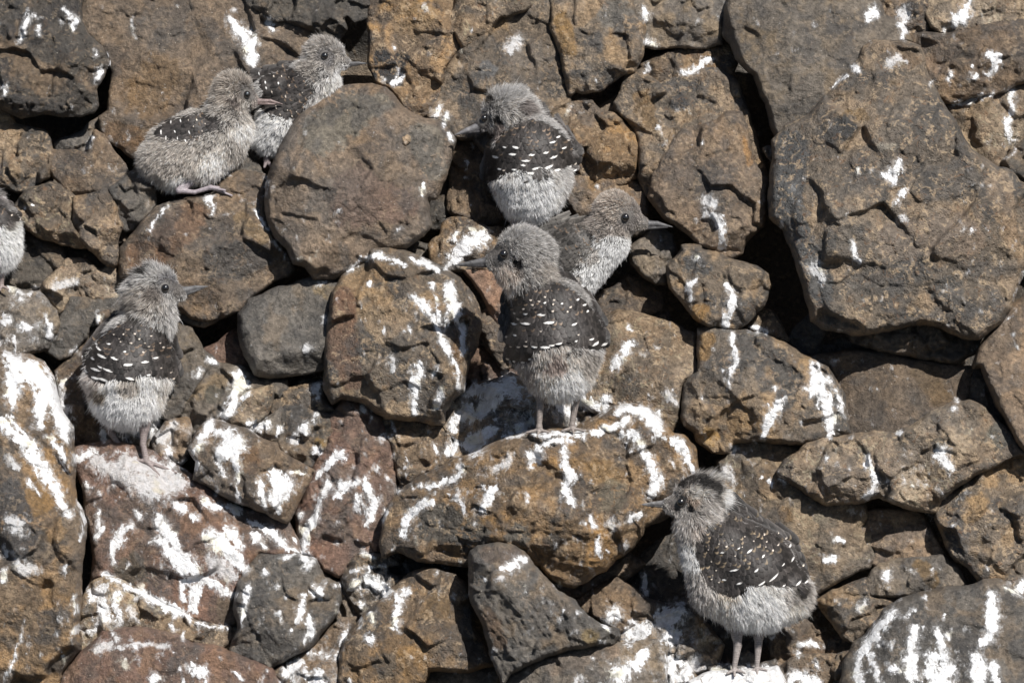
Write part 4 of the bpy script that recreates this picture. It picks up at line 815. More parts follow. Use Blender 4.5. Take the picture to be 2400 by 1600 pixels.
# ------------------------------------------------------------------ chicks
VS = 2.0   # grid step of the body volume
GREY = (0.37, 0.36, 0.35); PALE = (0.84, 0.79, 0.73); WHITE = (0.92, 0.92, 0.90); DGREY = (0.17, 0.155, 0.145)
BROWNG = (0.35, 0.33, 0.308)
HORN = (0.09, 0.088, 0.09); PINKLEG = (0.27, 0.215, 0.20)
CHICKS = [
 dict(t='A', l='crouching grey chick facing right with flat pinkish foot, upper left', foot=(1330, 1330), zf=130, dz=0, fur=13,
  b=[(1590,615,20,112,1610,640,20,112),(1640,650,28,86,1705,685,30,55),(1570,690,10,118,1525,850,0,158),(1540,880,0,168,1470,970,0,180),(1480,960,0,180,1190,1080,-10,182),(1180,1090,-10,180,1090,1080,-10,140),(1330,900,0,150,1130,960,-5,110),(1200,1120,60,110,1400,1110,60,120)],
  k=[(1725,690,34,24,1840,688,36,14),(1840,688,36,14,1928,712,36,5),(1725,706,34,15,1880,712,36,5)],
  lg=[(1300,1230,80,44,1225,1300,120,25),(1225,1300,120,21,1330,1312,130,15),(1330,1312,130,15,1440,1278,135,16),(1440,1278,135,14,1585,1335,140,7),(1440,1280,140,14,1540,1300,165,8),(1440,1275,120,14,1560,1290,100,8),(1440,1235,-70,24,1500,1200,-70,18),(1500,1200,-70,20,1590,1165,-80,12),(1500,1210,-60,14,1570,1215,-60,9)],
  kc=(0.20,0.15,0.14), lc=(0.33,0.29,0.31), eye=(1685,648,25), base=BROWNG,
  c=[(1180,1080,210,(0.36,0.335,0.31)),(1250,1270,110,(0.72,0.67,0.61)),(1480,1150,130,(0.64,0.59,0.54)),(1660,900,80,(0.6,0.56,0.52)),(1600,600,150,(0.33,0.30,0.27)),(1690,640,60,DGREY),(1600,690,40,(0.16,0.14,0.13)),(1750,700,50,(0.3,0.27,0.25))],
  cape=[(1020,920),(1060,860),(1170,790),(1300,770),(1420,750),(1520,790),(1580,855),(1500,890),(1400,920),(1290,970),(1150,960),(1060,940)], cres=1, src=(2100,760), fl=28, fw=17,
  sp=[(1035,905,24),(1095,900,26),(1160,832,18),(1190,897,18),(1228,822,16),(1285,822,14),(1340,822,12),(1290,905,16),(1380,900,10),(1130,950,18),(1212,950,16),(1265,965,16),(1320,868,12),(1400,850,9)], cs=((0,0),)),
 dict(t='A', l='chick with white throat half hidden behind the large round boulder, upper left', foot=(1790, 1120), zf=10, dz=2, fur=12,
  b=[(2195,365,0,100,2240,385,0,100),(2290,410,12,72,2345,428,14,42),(2195,440,0,105,2110,560,0,140),(2090,600,0,160,1920,820,0,155),(1900,850,0,150,1850,920,-10,125),(2190,570,0,120,2150,680,0,120),(1900,620,-10,120,1840,620,-10,100)],
  k=[(2360,438,16,20,2440,430,18,12),(2440,430,18,12,2505,434,18,4),(2360,452,14,13,2480,438,18,3)],
  lg=[(1840,1020,0,30,1815,1090,12,22),(1815,1090,12,18,1860,1150,20,9),(1815,1090,12,18,1800,1140,30,9)],
  kc=HORN, lc=(0.24,0.20,0.20), eye=(2213,385,25), base=GREY,
  c=[(1850,950,180,WHITE),(1900,900,120,PALE),(2330,540,110,(0.66,0.64,0.62)),(2290,640,110,(0.55,0.53,0.5)),(2200,350,150,(0.33,0.31,0.29)),(2230,390,60,(0.24,0.23,0.23)),(2100,480,80,(0.3,0.28,0.26))],
  cape=[(1700,500),(1780,470),(1880,455),(1980,430),(2060,480),(2130,560),(2170,600),(2110,690),(2060,830),(1960,820),(1850,800),(1760,760),(1780,640),(1750,560)], cres=1, src=(2500,420), fl=28, fw=16,
  sp=[(1755,500,16),(1803,565,20),(1858,520,14),(1893,572,16),(1915,522,10),(1810,605,16),(1850,635,14),(1970,592,12),(1965,530,8),(1945,668,12),(2060,642,8),(1880,740,14),(1830,780,16),(1910,790,12),(1990,800,12),(2060,790,10),(1960,760,10),(2020,770,10)], cs=((0,0),)),
 dict(t='B', l='chick with its back turned and head looking left, top centre', foot=(1180, 1540), zf=40, z=125, fur=13,
  b=[(1110,750,20,122,1180,745,10,126),(1020,805,34,88,965,838,40,52),(1190,800,0,115,1270,930,-10,180),(1290,1060,0,262,1285,1180,0,262),(1285,1250,10,245,1285,1290,10,212)],
  k=[(935,862,44,34,860,888,50,23),(860,888,50,23,773,921,52,5),(930,888,42,20,800,918,50,4)],
  lg=[(1180,1440,30,30,1178,1560,42,17),(1178,1560,42,15,1220,1590,60,9),(1370,1440,0,28,1365,1550,0,17)],
  kc=(0.16,0.155,0.16), lc=PINKLEG, eye=(973,808,25), base=GREY,
  c=[(1290,1350,230,PALE),(1330,1440,120,WHITE),(1060,720,120,(0.33,0.32,0.31)),(1200,770,110,(0.43,0.41,0.39)),(1250,750,60,(0.22,0.2,0.19)),(1058,820,34,(0.03,0.028,0.027)),(960,830,60,(0.13,0.12,0.12)),(1010,690,40,(0.12,0.11,0.1)),(1060,900,60,(0.3,0.26,0.24)),(1130,640,60,(0.4,0.39,0.38))],
  cape=[(975,1080),(1000,1020),(1060,930),(1120,860),(1280,800),(1400,830),(1480,880),(1570,960),(1620,1060),(1610,1170),(1540,1150),(1480,1180),(1380,1160),(1280,1190),(1200,1170),(1130,1190),(1080,1230),(990,1270),(975,1180)], crest=[(1110,630,170,.7),(1280,740,90,.6)], src=(1260,420), fl=34, fw=20,
  sp=[(1045,1082,22),(1105,1015,18),(1185,1022,22),(1160,1068,22),(1250,1112,30),(1240,1142,20),(1295,1072,20),(1395,1056,20),(1450,1084,26),(1440,982,24),(1482,942,20),(1520,1018,24),(1175,1170,22),(1330,1165,34),(1295,1198,32),(1408,1156,32),(1475,1172,30),(1560,1142,18),(1595,1125,14),(1590,1168,16),(1070,1162,16),(1552,960,14),(1100,1172,12)],
  dk=[(1350,1240,60,270),(1310,1230,50,250),(1400,1235,55,285),(1440,1225,40,300),(1240,1252,24,200)], cs=((0,0),)),
 dict(t='E', l='white breasted chick facing right behind the central standing chick', foot=(1700, 500), zf=0, z=115, fur=9,
  b=[(1860,-100,0,132,1895,-80,0,124),(1980,-40,12,88,2050,-18,14,48),(1850,-20,0,125,1790,60,0,150),(1810,110,0,140,1650,350,0,112),(1620,140,-20,155,1480,280,-40,150),(1650,250,-10,140,1600,330,-10,120)],
  k=[(2050,-18,16,32,2150,-16,18,21),(2150,-16,18,21,2255,6,18,5),(2050,12,14,20,2220,10,18,4)],
  lg=[(1640,430,-20,26,1640,560,-20,16)],
  kc=HORN, lc=PINKLEG, eye=(1930,-57,29), base=(0.27,0.245,0.225),
  c=[(1860,-150,120,(0.36,0.32,0.285)),(2000,60,90,(0.40,0.37,0.34)),(1800,300,220,WHITE),(1880,180,130,WHITE),(1800,250,120,WHITE),(1690,440,120,WHITE),(1700,200,80,(0.4,0.38,0.36)),(1960,-30,70,(0.2,0.185,0.175)),(1550,200,90,(0.35,0.33,0.3))],
  cape=[(1330,0),(1480,-40),(1650,-20),(1740,60),(1720,150),(1640,180),(1600,300),(1520,350),(1420,260),(1340,120)], src=(2200,-300), fl=26, fw=15, sp=[], plain=(0.06,0.055,0.05), cs=((0,0),)),
 dict(t='E', l='large chick with spotted dark back standing on the guano topped ledge at centre', foot=(1350, 1400), zf=60, dz=0, fur=14,
  b=[(1235,165,20,150,1290,190,10,152),(1120,210,36,102,1035,236,46,62),(1130,290,24,84,1200,320,10,110),(1270,270,0,140,1310,420,-10,165),(1440,600,0,245,1460,760,0,312),(1465,860,0,300,1475,930,5,240)],
  k=[(985,238,50,34,890,250,54,21),(890,250,54,21,771,267,54,4),(995,262,48,24,800,270,54,5)],
  lg=[(1380,1080,30,70,1356,1170,36,34),(1356,1160,36,29,1346,1360,44,18),(1346,1365,44,24,1346,1380,44,22),(1346,1385,46,15,1260,1402,60,8),(1346,1385,46,15,1335,1425,95,9),(1346,1385,46,15,1420,1402,70,8),
      (1590,1090,-20,60,1596,1180,-20,32),(1596,1170,-20,29,1572,1345,-20,18),(1572,1350,-20,22,1570,1370,-20,20),(1570,1372,-18,14,1650,1392,0,8),(1570,1372,-18,14,1580,1405,30,8),(1570,1372,-18,14,1500,1392,0,8)],
  kc=HORN, lc=(0.25,0.215,0.195), eye=(1106,192,31), base=(0.30,0.29,0.28),
  c=[(1250,130,150,(0.36,0.348,0.336)),(1120,340,110,(0.42,0.375,0.34)),(1480,1030,230,(0.55,0.50,0.455)),(1560,1090,130,PALE),(1230,1010,110,(0.34,0.31,0.285)),(1700,950,90,(0.30,0.28,0.26)),(1070,200,80,(0.13,0.125,0.125)),(1195,255,42,(0.08,0.075,0.075)),(1400,330,100,(0.3,0.28,0.26)),(1450,930,70,(0.3,0.26,0.24))],
  cape=[(1090,700),(1100,560),(1150,450),(1230,400),(1350,390),(1440,362),(1540,400),(1650,480),(1750,580),(1810,700),(1815,830),(1750,860),(1690,860),(1640,830),(1500,830),(1400,850),(1320,860),(1300,930),(1200,945),(1120,930),(1100,830)], src=(1330,-50), fl=36, fw=20,
  sp=[(1358,614,26),(1252,674,26),(1408,668,30),(1436,588,14),(1582,677,20),(1682,583,20),(1176,600,12),(1200,640,14),(1250,607,16),(1175,674,18),(1180,750,18),(1355,722,12),(1285,512,12),(1380,530,16),(1440,540,12),(1610,508,16),(1660,542,20),(1560,560,14),(1500,535,16),(1235,572,12),(1702,778,20),(1735,810,32),(1792,815,26),(1700,852,22),(1380,835,30),(1430,820,22),(1480,808,28),(1310,830,20),(1610,745,10),(1385,490,12),(1300,545,12),(1345,520,10),(1450,510,12),(1540,590,10),(1150,825,12),(1200,830,14),(1250,825,14),(1130,912,14),(1175,928,16),(1230,934,20),(1282,912,18),(1255,792,12),(1120,760,10),(1350,860,12),(1600,790,16)],
  dk=[(1530,900,70,230),(1580,890,80,250),(1630,880,80,270),(1680,875,50,290),(1490,905,40,215)], cs=((0,0),)),
 dict(t='D', l='dark capped chick with rows of white spots facing right, standing at left', foot=(1000, 1600), zf=60, dz=0, fur=15,
  b=[(1015,430,0,140,1060,440,5,142),(1140,438,18,98,1225,456,20,50),(1040,530,0,145,1020,640,-5,160),(925,810,0,215,885,930,0,275),(870,1050,0,288,870,1110,0,245)],
  k=[(1240,442,22,34,1330,418,24,18),(1330,418,24,18,1426,409,24,4),(1235,468,20,24,1390,422,24,4)],
  lg=[(980,1300,40,66,985,1380,50,36),(985,1370,50,32,976,1480,54,21),(976,1480,54,21,1000,1590,60,21),(1000,1596,62,16,1205,1675,85,8),(1000,1596,62,15,915,1588,70,8),(1000,1596,62,15,1090,1690,120,8),
      (760,1330,-40,50,745,1390,-40,28),(745,1390,-40,26,800,1480,-40,18),(800,1480,-40,18,940,1545,-30,13),(800,1485,-40,14,830,1560,-10,9)],
  kc=(0.11,0.108,0.11), lc=(0.27,0.225,0.215), eye=(1131,422,28), base=GREY,
  c=[(870,1200,300,PALE),(820,1300,200,WHITE),(640,1080,90,(0.36,0.33,0.31)),(900,1080,90,(0.36,0.335,0.31)),(1150,1150,110,(0.5,0.46,0.42)),(1000,500,120,(0.34,0.315,0.29)),(1060,460,60,(0.2,0.18,0.165)),(900,520,50,(0.2,0.185,0.17)),(900,325,52,(0.10,0.095,0.092)),(985,312,50,(0.09,0.085,0.082)),(1150,400,70,(0.24,0.235,0.24)),(1220,430,60,(0.2,0.185,0.175)),(830,480,60,(0.45,0.42,0.39)),(1230,900,60,PALE),(930,640,60,(0.12,0.11,0.1)),(700,1140,60,(0.2,0.17,0.14))],
  cape=[(565,1000),(580,880),(640,770),(740,690),(840,640),(960,650),(1080,660),(1150,700),(1200,790),(1210,900),(1200,1060),(1080,1040),(980,1020),(900,1060),(780,1050),(740,1080),(640,1060),(580,1010)], crest=[(1000,280,120,.6),(830,480,130,.6),(1180,300,90,.4)], src=(980,300), fl=34, fw=21,
  sp=[(676,840,26),(745,806,16),(652,806,16),(634,907,24),(700,893,30),(790,907,30),(862,860,16),(880,952,32),(996,932,26),(1075,902,24),(1025,824,14),(990,863,14),(655,982,34),(695,966,20),(742,985,38),(655,1040,34),(715,1052,36),(900,1045,30),(1030,1018,16),(1110,968,12),(1165,1000,12),(582,992,20),(905,802,14),(830,790,10),(960,775,10),(1100,800,10),(850,742,8),(780,742,8),(1040,752,8),(1140,1042,12),(1182,1045,12),(820,770,8),(930,740,8),(1000,800,8),(1120,830,10)],
  dk=[], cs=((0,0),)),
 dict(t='I', l='chick with buff edged dark wings standing at bottom right, facing left', foot=(360, 1480), zf=30, dz=0, fur=15,
  b=[(90,300,0,136,135,312,0,138),(5,340,18,92,-70,352,24,52),(-70,352,24,50,-115,352,26,32),(95,400,0,130,120,520,-5,150),(290,660,0,205,470,820,0,285),(450,930,0,265,520,950,0,245),(120,640,0,130,240,900,0,190),(640,940,0,225,700,950,0,170)],
  k=[(-115,343,28,27,-205,346,30,16),(-205,346,30,16,-292,354,30,4),(-110,365,26,17,-270,360,30,4)],
  lg=[(372,1170,20,66,368,1250,26,38),(368,1240,26,32,374,1310,26,28),(374,1310,26,28,350,1465,32,16),(350,1472,34,14,420,1495,55,8),(350,1472,34,14,300,1500,60,8),(350,1472,34,14,350,1515,80,8),
      (520,1170,-10,62,518,1250,-6,36),(518,1240,-6,32,515,1310,-6,26),(515,1310,-6,26,505,1460,0,15),(505,1466,0,13,570,1480,20,8),(505,1466,0,13,460,1490,20,8),(505,1466,0,13,505,1505,40,8)],
  kc=(0.14,0.135,0.135), lc=(0.30,0.265,0.25), eye=(-14,334,30), base=(0.38,0.36,0.342),
  c=[(450,1080,260,PALE),(250,1120,120,(0.58,0.53,0.48)),(600,1150,160,PALE),(40,700,110,PALE),(830,1000,100,(0.34,0.32,0.30)),(760,1080,80,(0.5,0.47,0.43)),(300,960,80,(0.5,0.45,0.4)),(60,300,70,(0.40,0.34,0.29)),(120,250,60,(0.5,0.47,0.43)),(50,185,55,(0.085,0.078,0.073)),(140,190,66,(0.095,0.09,0.086)),(225,235,66,(0.095,0.09,0.086)),(260,300,60,(0.095,0.09,0.086)),(-10,215,36,(0.06,0.056,0.054)),(70,270,46,(0.52,0.48,0.44)),(55,372,34,(0.05,0.047,0.045)),(-40,340,50,(0.14,0.125,0.12)),(300,300,70,PALE),(200,130,60,PALE),(120,560,80,(0.42,0.38,0.35)),(800,930,60,(0.12,0.11,0.1))],
  cape=[(50,640),(90,560),(150,480),(250,430),(360,385),(450,410),(560,480),(660,540),(760,600),(820,700),(860,850),(870,900),(760,910),(650,920),(540,900),(430,910),(420,970),(320,975),(220,950),(140,880),(90,760)], crest=[(200,120,150,1.0),(320,280,110,.8)], cres=1, src=(140,120), fl=36, fw=21,
  sp=[(450,669,26),(540,704,20),(682,758,18),(755,729,32),(740,643,20),(345,799,30),(492,800,20),(615,848,38),(530,888,30),(375,888,22),(280,865,20),(830,777,14),(790,887,34),(848,880,22),(685,902,18),(612,663,12),(375,650,18),(290,640,14),(265,680,18),(190,742,10),(220,800,10),(570,605,10),(650,627,12),(715,590,14),(660,555,10),(480,600,10),(420,570,10),(560,560,10),(240,620,10),(330,590,8),(170,660,8),(400,640,8),(190,860,12),(240,880,12),(560,640,8),(350,700,10)],
  tip=(0.20,0.155,0.105), dk=[(860,950,60,330),(840,990,50,310),(690,1000,34,190),(700,1040,26,180)], cs=((0,0),)),
 dict(t='D', l='pale bellied chick cut off by the left edge of the picture', foot=(30, 420), zf=0, dz=10, fur=13,
  b=[(-60,20,0,185,-60,125,0,188),(-70,-50,0,140,-95,-110,0,105),(-110,-160,0,100,-95,-170,0,96)],
  k=[(-190,-160,10,30,-350,-140,10,5)],
  lg=[(0,290,10,34,10,400,16,18),(10,405,20,12,60,430,40,8),(10,405,20,12,0,440,50,8)],
  kc=HORN, lc=PINKLEG, eye=(-150,-185,26), base=GREY,
  c=[(0,100,220,(0.66,0.65,0.61)),(0,250,120,WHITE),(60,-40,60,DGREY),(-30,-210,160,(0.17,0.16,0.155)),(20,-200,26,(0.6,0.55,0.55))],
  cape=[(-120,-190),(0,-150),(90,-120),(170,-60),(150,-20),(60,-10),(0,20),(-120,30)], src=(-400,-300), fl=26, fw=15, sp=[(90,-70,10),(140,-45,10)], cs=((0,0),)),
]


def cone_d(X, Y, Z, p):
    x1, y1, z1, r1, x2, y2, z2, r2 = p
    ex, ey, ez = x2 - x1, y2 - y1, z2 - z1
    l = ex * ex + ey * ey + ez * ez + 1e-9
    t = np.clip(((X - x1) * ex + (Y - y1) * ey + (Z - z1) * ez) / l, 0, 1)
    return np.sqrt((X - x1 - t * ex) ** 2 + (Y - y1 - t * ey) ** 2 + (Z - z1 - t * ez) ** 2) - (r1 + t * (r2 - r1))


def smin(a, b, k):
    h = np.clip(0.5 + 0.5 * (b - a) / k, 0, 1)
    return b + (a - b) * h - k * h * (1 - h)


def surface_nets(F):
    ins = F < 0
    nx, ny, nz = F.shape
    c = [ins[i:nx - 1 + i, j:ny - 1 + j, k:nz - 1 + k] for i in (0, 1) for j in (0, 1) for k in (0, 1)]
    s = sum(q.astype(np.int8) for q in c)
    act = (s > 0) & (s < 8)
    I, J, K = np.nonzero(act)
    vid = -np.ones(act.shape, np.int64); vid[I, J, K] = np.arange(len(I))
    pos = np.zeros((len(I), 3)); cnt = np.zeros(len(I))
    cor = [(i, j, k) for i in (0, 1) for j in (0, 1) for k in (0, 1)]
    val = [F[I + i, J + j, K + k] for (i, j, k) in cor]
    for a in range(8):
        for b in range(a + 1, 8):
            da = np.array(cor[b]) - np.array(cor[a])
            if np.abs(da).sum() != 1:
                continue
            m = (val[a] < 0) != (val[b] < 0)
            t = np.where(m, val[a] / (val[a] - val[b] + 1e-12), 0)
            pos += np.where(m[:, None], np.array(cor[a])[None, :] + t[:, None] * da[None, :], 0)
            cnt += m
    pos = pos / cnt[:, None] + np.stack([I, J, K], 1)
    quads = []
    for ax in range(3):
        sl0 = [slice(None)] * 3; sl1 = [slice(None)] * 3
        sl0[ax] = slice(0, -1); sl1[ax] = slice(1, None)
        A = ins[tuple(sl0)]; B = ins[tuple(sl1)]
        ch = A != B
        i, j, k = np.nonzero(ch)
        o = [ax2 for ax2 in range(3) if ax2 != ax]
        ok = np.ones(len(i), bool); P = [i, j, k]
        for a2 in o:
            ok &= (P[a2] > 0) & (P[a2] < act.shape[a2])
        i, j, k = i[ok], j[ok], k[ok]
        fl = A[i, j, k]
        P = np.stack([i, j, k], 1)

        def at(d1, d2):
            Q = P.copy(); Q[:, o[0]] += d1; Q[:, o[1]] += d2
            return vid[Q[:, 0], Q[:, 1], Q[:, 2]]
        q = np.stack([at(-1, -1), at(0, -1), at(0, 0), at(-1, 0)], 1)
        flip = fl if ax != 1 else ~fl
        q[~flip] = q[~flip][:, ::-1]
        quads.append(q)
    return pos, np.concatenate(quads)


def build_chick(ci, c):
    rs = np.random.RandomState(900 + ci)
    ox, oy = TO[c['t']]

    def cv(p):   # tile units -> grid units
        return (ox + p[0] * TS, oy + p[1] * TS, p[2] * TS, p[3] * TS, ox + p[4] * TS, oy + p[5] * TS, p[6] * TS, p[7] * TS)
    Bd = [cv(p) for p in c['b']]; Kk = [cv((*p[:3], p[3] * .86, *p[4:7], p[7] * .8)) for p in c['k']]; Lg = [cv(p) for p in c['lg']]
    fx, fy = ox + c['foot'][0] * TS, oy + c['foot'][1] * TS
    iy, ix = int(round((fy - GY0) / STEP)), int(round((fx - GX0) / STEP))
    z0 = float(DMAP[iy - 1:iy + 2, ix - 1:ix + 2].max()) - c['zf'] * TS + c.get('dz', 0) + 5
    if 'z' in c:
        z0 = slope(fy) + c['z']
    allp = np.array(Bd + Kk + Lg)
    r = np.maximum(allp[:, 3], allp[:, 7])[:, None]
    mn = np.minimum(allp[:, 0:3], allp[:, 4:7]) - r; mx = np.maximum(allp[:, 0:3], allp[:, 4:7]) + r
    mn = mn.min(0) - 8; mx = mx.max(0) + 8
    n = np.ceil((mx - mn) / VS).astype(int) + 1
    ax = [mn[i] + np.arange(n[i]) * VS for i in range(3)]
    F = np.full(tuple(n), 60.0)

    def add(p, k, mg):
        lo = np.minimum(p[0:3], p[4:7]) - max(p[3], p[7]) - mg; hi = np.maximum(p[0:3], p[4:7]) + max(p[3], p[7]) + mg
        a = np.maximum(((lo - mn) / VS).astype(int), 0); b = np.minimum(((hi - mn) / VS).astype(int) + 2, n)
        s = tuple(slice(a[i], b[i]) for i in range(3))
        X, Y, Z = np.meshgrid(*[ax[i][s[i]] for i in range(3)], indexing='ij')
        F[s] = smin(F[s], cone_d(X, Y, Z, p), k)
    for p in Bd:
        add(np.array(p), 12.0, 30)
    body_only = F.copy()
    for p in Kk:
        add(np.array(p), 2.0, 6)
    for p in Lg:
        add(np.array(p), 2.5, 6)
    V, Q = surface_nets(F)
    V = mn[None, :] + V * VS

    def bare(P):
        kd = np.full(len(P), 1e3); ld = np.full(len(P), 1e3); bd = np.full(len(P), 1e3)
        for p in Kk:
            kd = np.minimum(kd, cone_d(P[:, 0], P[:, 1], P[:, 2], p))
        for p in Lg:
            ld = np.minimum(ld, cone_d(P[:, 0], P[:, 1], P[:, 2], p))
        for p in Bd:
            bd = smin(bd, cone_d(P[:, 0], P[:, 1], P[:, 2], p), 12.0)
        return kd, ld, bd
    kd, ld, bd = bare(V)
    col = np.tile(np.array([0.10, 0.092, 0.085]), (len(V), 1))
    kb = (kd < 1.5)
    col[kb] = np.array(c['kc'])
    up_ = kb & (V[:, 1] < np.interp(V[:, 0], sorted([Kk[0][0], Kk[-1][4]]), [0, 0]) - 1e9)
    bn = fbm(V[:, 0], V[:, 1], V[:, 2] / 9 + ci, 9, 3)[:, None]
    col = np.where(kb[:, None], col * (1 + 0.5 * bn), col)
    cp_ = np.array([(ox + a * TS, oy + b * TS) for a, b in c['cape']])
    incp = (poly_sdf(V[:, 0], V[:, 1], cp_) > -4) & ~kb
    col[incp] = np.array(c.get('plain', (0.032, 0.028, 0.026))) * 1.2
    lb = (ld < 1.5) & (bd > 1.0)
    scale = 1 - 0.35 * sstep(0.1, 0.5, np.sin(V[:, 1] * 1.7 + 2.0 * bn[:, 0]))
    col[lb] = np.array(c['lc']) * scale[lb][:, None]
    fW = world([fx], [fy], [z0 + c['zf'] * TS])[0]
    f_ = 1 - z0 * S / DIST

    def wp(P):
        P = np.asarray(P)
        return (ORG[None, :] + ((P[:, 0] - 1200) * S * f_)[:, None] * RT + ((800 - P[:, 1]) * S * f_)[:, None] * UP
                - ((P[:, 2] + z0) * S)[:, None] * FWD)
    e = bpy.data.objects.new('chick', None); COL.objects.link(e)
    e.location = Vector(fW); e.empty_display_size = 0.05
    e['label'] = c['l']; e['category'] = 'chick'; e['group'] = 'downy seabird chicks among the rocks'
    bpy.context.view_layer.update()
    o = mesh_obj('body', wp(V), Q, M_SKIN, parent=e, attrs={'base': col})
    # front height map of the body
    ins = body_only < 0
    anyi = ins.any(axis=2)
    top = n[2] - 1 - np.argmax(ins[:, :, ::-1], axis=2)
    top = np.clip(top, 0, n[2] - 2)
    II, JJ = np.meshgrid(np.arange(n[0]), np.arange(n[1]), indexing='ij')
    f0 = body_only[II, JJ, top]; f1 = body_only[II, JJ, top + 1]
    Hm = np.where(anyi, ax[2][top] + VS * (f0 / (f0 - f1 + 1e-9)), -999)
    # extend outwards a little for feathers on the rim
    for _ in range(8):
        pad = np.pad(Hm, 1, constant_values=-999)
        nb = np.stack([pad[:-2, 1:-1], pad[2:, 1:-1], pad[1:-1, :-2], pad[1:-1, 2:]])
        best = nb.max(0)
        Hm = np.where((Hm < -900) & (best > -900), best - 5.0, Hm)
    Hm = np.where(Hm < -900, -40, Hm)
    for _ in range(3):
        pad = np.pad(Hm, 1, mode='edge')
        Hm = (pad[:-2, 1:-1] + pad[2:, 1:-1] + pad[1:-1, :-2] + pad[1:-1, 2:] + 2 * Hm) / 6

    def hz(x, y):
        u = np.clip((x - mn[0]) / VS, 0, n[0] - 1.001); v = np.clip((y - mn[1]) / VS, 0, n[1] - 1.001)
        i = u.astype(int); j = v.astype(int); a = u - i; b = v - j
        return ((1 - a) * (1 - b) * Hm[i, j] + a * (1 - b) * Hm[i + 1, j] + (1 - a) * b * Hm[i, j + 1] + a * b * Hm[i + 1, j + 1])
    # eyes
    ex, ey, er = ox + c['eye'][0] * TS, oy + c['eye'][1] * TS, c['eye'][2] * TS
    ez = float(hz(np.array([ex]), np.array([ey]))[0])
    th = np.linspace(0, math.pi, 17); ph = np.linspace(0, 2 * math.pi, 25)[:-1]
    T_, P_ = np.meshgrid(th, ph, indexing='ij')
    sv = np.stack([np.sin(T_) * np.cos(P_), np.sin(T_) * np.sin(P_), np.cos(T_)], -1).reshape(-1, 3) * er * 1.0
    sv[:, 2] *= 0.9
    EV = sv + np.array([ex, ey, ez + 0.05 * er])
    idx = np.arange(17 * 24).reshape(17, 24)
    eq = np.stack([idx[:-1], np.roll(idx, -1, 1)[:-1], np.roll(idx, -1, 1)[1:], idx[1:]], -1).reshape(-1, 4)
    mesh_obj('eye', wp(EV), eq, M_EYE, parent=e)
    # ---- down
    cape = np.array([(ox + a * TS, oy + b * TS) for a, b in c['cape']])
    tri = np.concatenate([Q[:, [0, 1, 2]], Q[:, [0, 2, 3]]])
    A = V[tri[:, 0]]; B_ = V[tri[:, 1]]; C_ = V[tri[:, 2]]
    nr = np.cross(B_ - A, C_ - A); ar = np.linalg.norm(nr, axis=1) / 2
    dens = c.get('dens', 0.42)
    N = int(ar.sum() * dens)
    pick = rs.choice(len(tri), N, p=ar / ar.sum())
    u, v = rs.rand(N), rs.rand(N)
    fl = u + v > 1; u[fl] = 1 - u[fl]; v[fl] = 1 - v[fl]
    P = A[pick] + u[:, None] * (B_[pick] - A[pick]) + v[:, None] * (C_[pick] - A[pick])
    # smooth normals from the body field
    eps = 1.5
    kd, ld, bd = bare(P)

    def bodyf(Pp):
        d = np.full(len(Pp), 1e3)
        for p in Bd:
            d = smin(d, cone_d(Pp[:, 0], Pp[:, 1], Pp[:, 2], p), 12.0)
        return d
    NR = np.stack([bodyf(P + np.eye(3)[i] * eps) - bodyf(P - np.eye(3)[i] * eps) for i in range(3)], 1)
    NR /= np.linalg.norm(NR, axis=1)[:, None] + 1e-9
    cs = poly_sdf(P[:, 0], P[:, 1], cape)
    incape = (cs > 3.0 + 6 * rs.rand(N) ** 2) & (NR[:, 2] > -0.1) & (P[:, 2] > hz(P[:, 0], P[:, 1]) - 26)
    deye = np.hypot(P[:, 0] - ex, P[:, 1] - ey)
    keep = (bd < 2.5) & (kd > 2.0) & ~incape & ((deye > er * 1.25) | (NR[:, 2] < 0))
    keep &= NR[:, 2] > -0.75
    P, NR, kd, deye = P[keep], NR[keep], kd[keep], deye[keep]
    N = len(P)
    # flow: away from the bill and downwards
    bx, by = Kk[0][0], Kk[0][1]
    fl2 = np.stack([P[:, 0] - bx, P[:, 1] - by + 30, np.zeros(N)], 1)
    fl2 /= np.linalg.norm(fl2, axis=1)[:, None] + 1e-6
    fl2 = fl2 + np.array([0, 0.25, 0])
    # clumps: parting directions that vary over the body
    w1 = 13.0
    cl = np.stack([perlin(P[:, 0] / w1, P[:, 1] / w1, P[:, 2] / w1 + 7.1 * i + ci) for i in range(3)], 1)
    w2 = 6.0
    cl2 = np.stack([perlin(P[:, 0] / w2, P[:, 1] / w2, P[:, 2] / w2 + 9.1 * i + 40 + ci) for i in range(3)], 1)
    hd = (1 - sstep(45, 110, np.hypot(P[:, 0] - ex, P[:, 1] - ey)))[:, None]
    D = NR * (0.85 + 0.45 * hd) + fl2 * (0.55 - 0.25 * hd) + cl * 0.8 + cl2 * 0.5 + rs.normal(size=(N, 3)) * 0.24
    # keep out of the body
    dn = (D * NR).sum(1)
    D = D + NR * np.maximum(0.25 - dn, 0)[:, None]
    D /= np.linalg.norm(D, axis=1)[:, None]
    cc = np.tile(np.array(c['base']), (N, 1))
    wn = fbm(P[:, 0], P[:, 1], P[:, 2] / 25 + 3 + ci, 25, 3)
    for (x, y, rr, q) in c['c']:
        x, y, rr = ox + x * TS, oy + y * TS, rr * TS
        d = np.hypot(P[:, 0] - x, P[:, 1] - y) * (1 + 0.5 * wn)
        m = 1 - sstep(0.6 * rr, 1.15 * rr, d)
        m = np.where(NR[:, 2] > -0.3, m, m * 0.3)
        cc = cc * (1 - m[:, None]) + np.array(q)[None, :] * m[:, None]
    L = 0.9 * c['fur'] * (1 + 0.30 * hd[:, 0]) * (0.65 + 0.5 * rs.rand(N)) * (1 + 0.35 * cl[:, 1])
    L *= sstep(2, 46, kd) * 0.75 + 0.25
    lum = cc.mean(1)
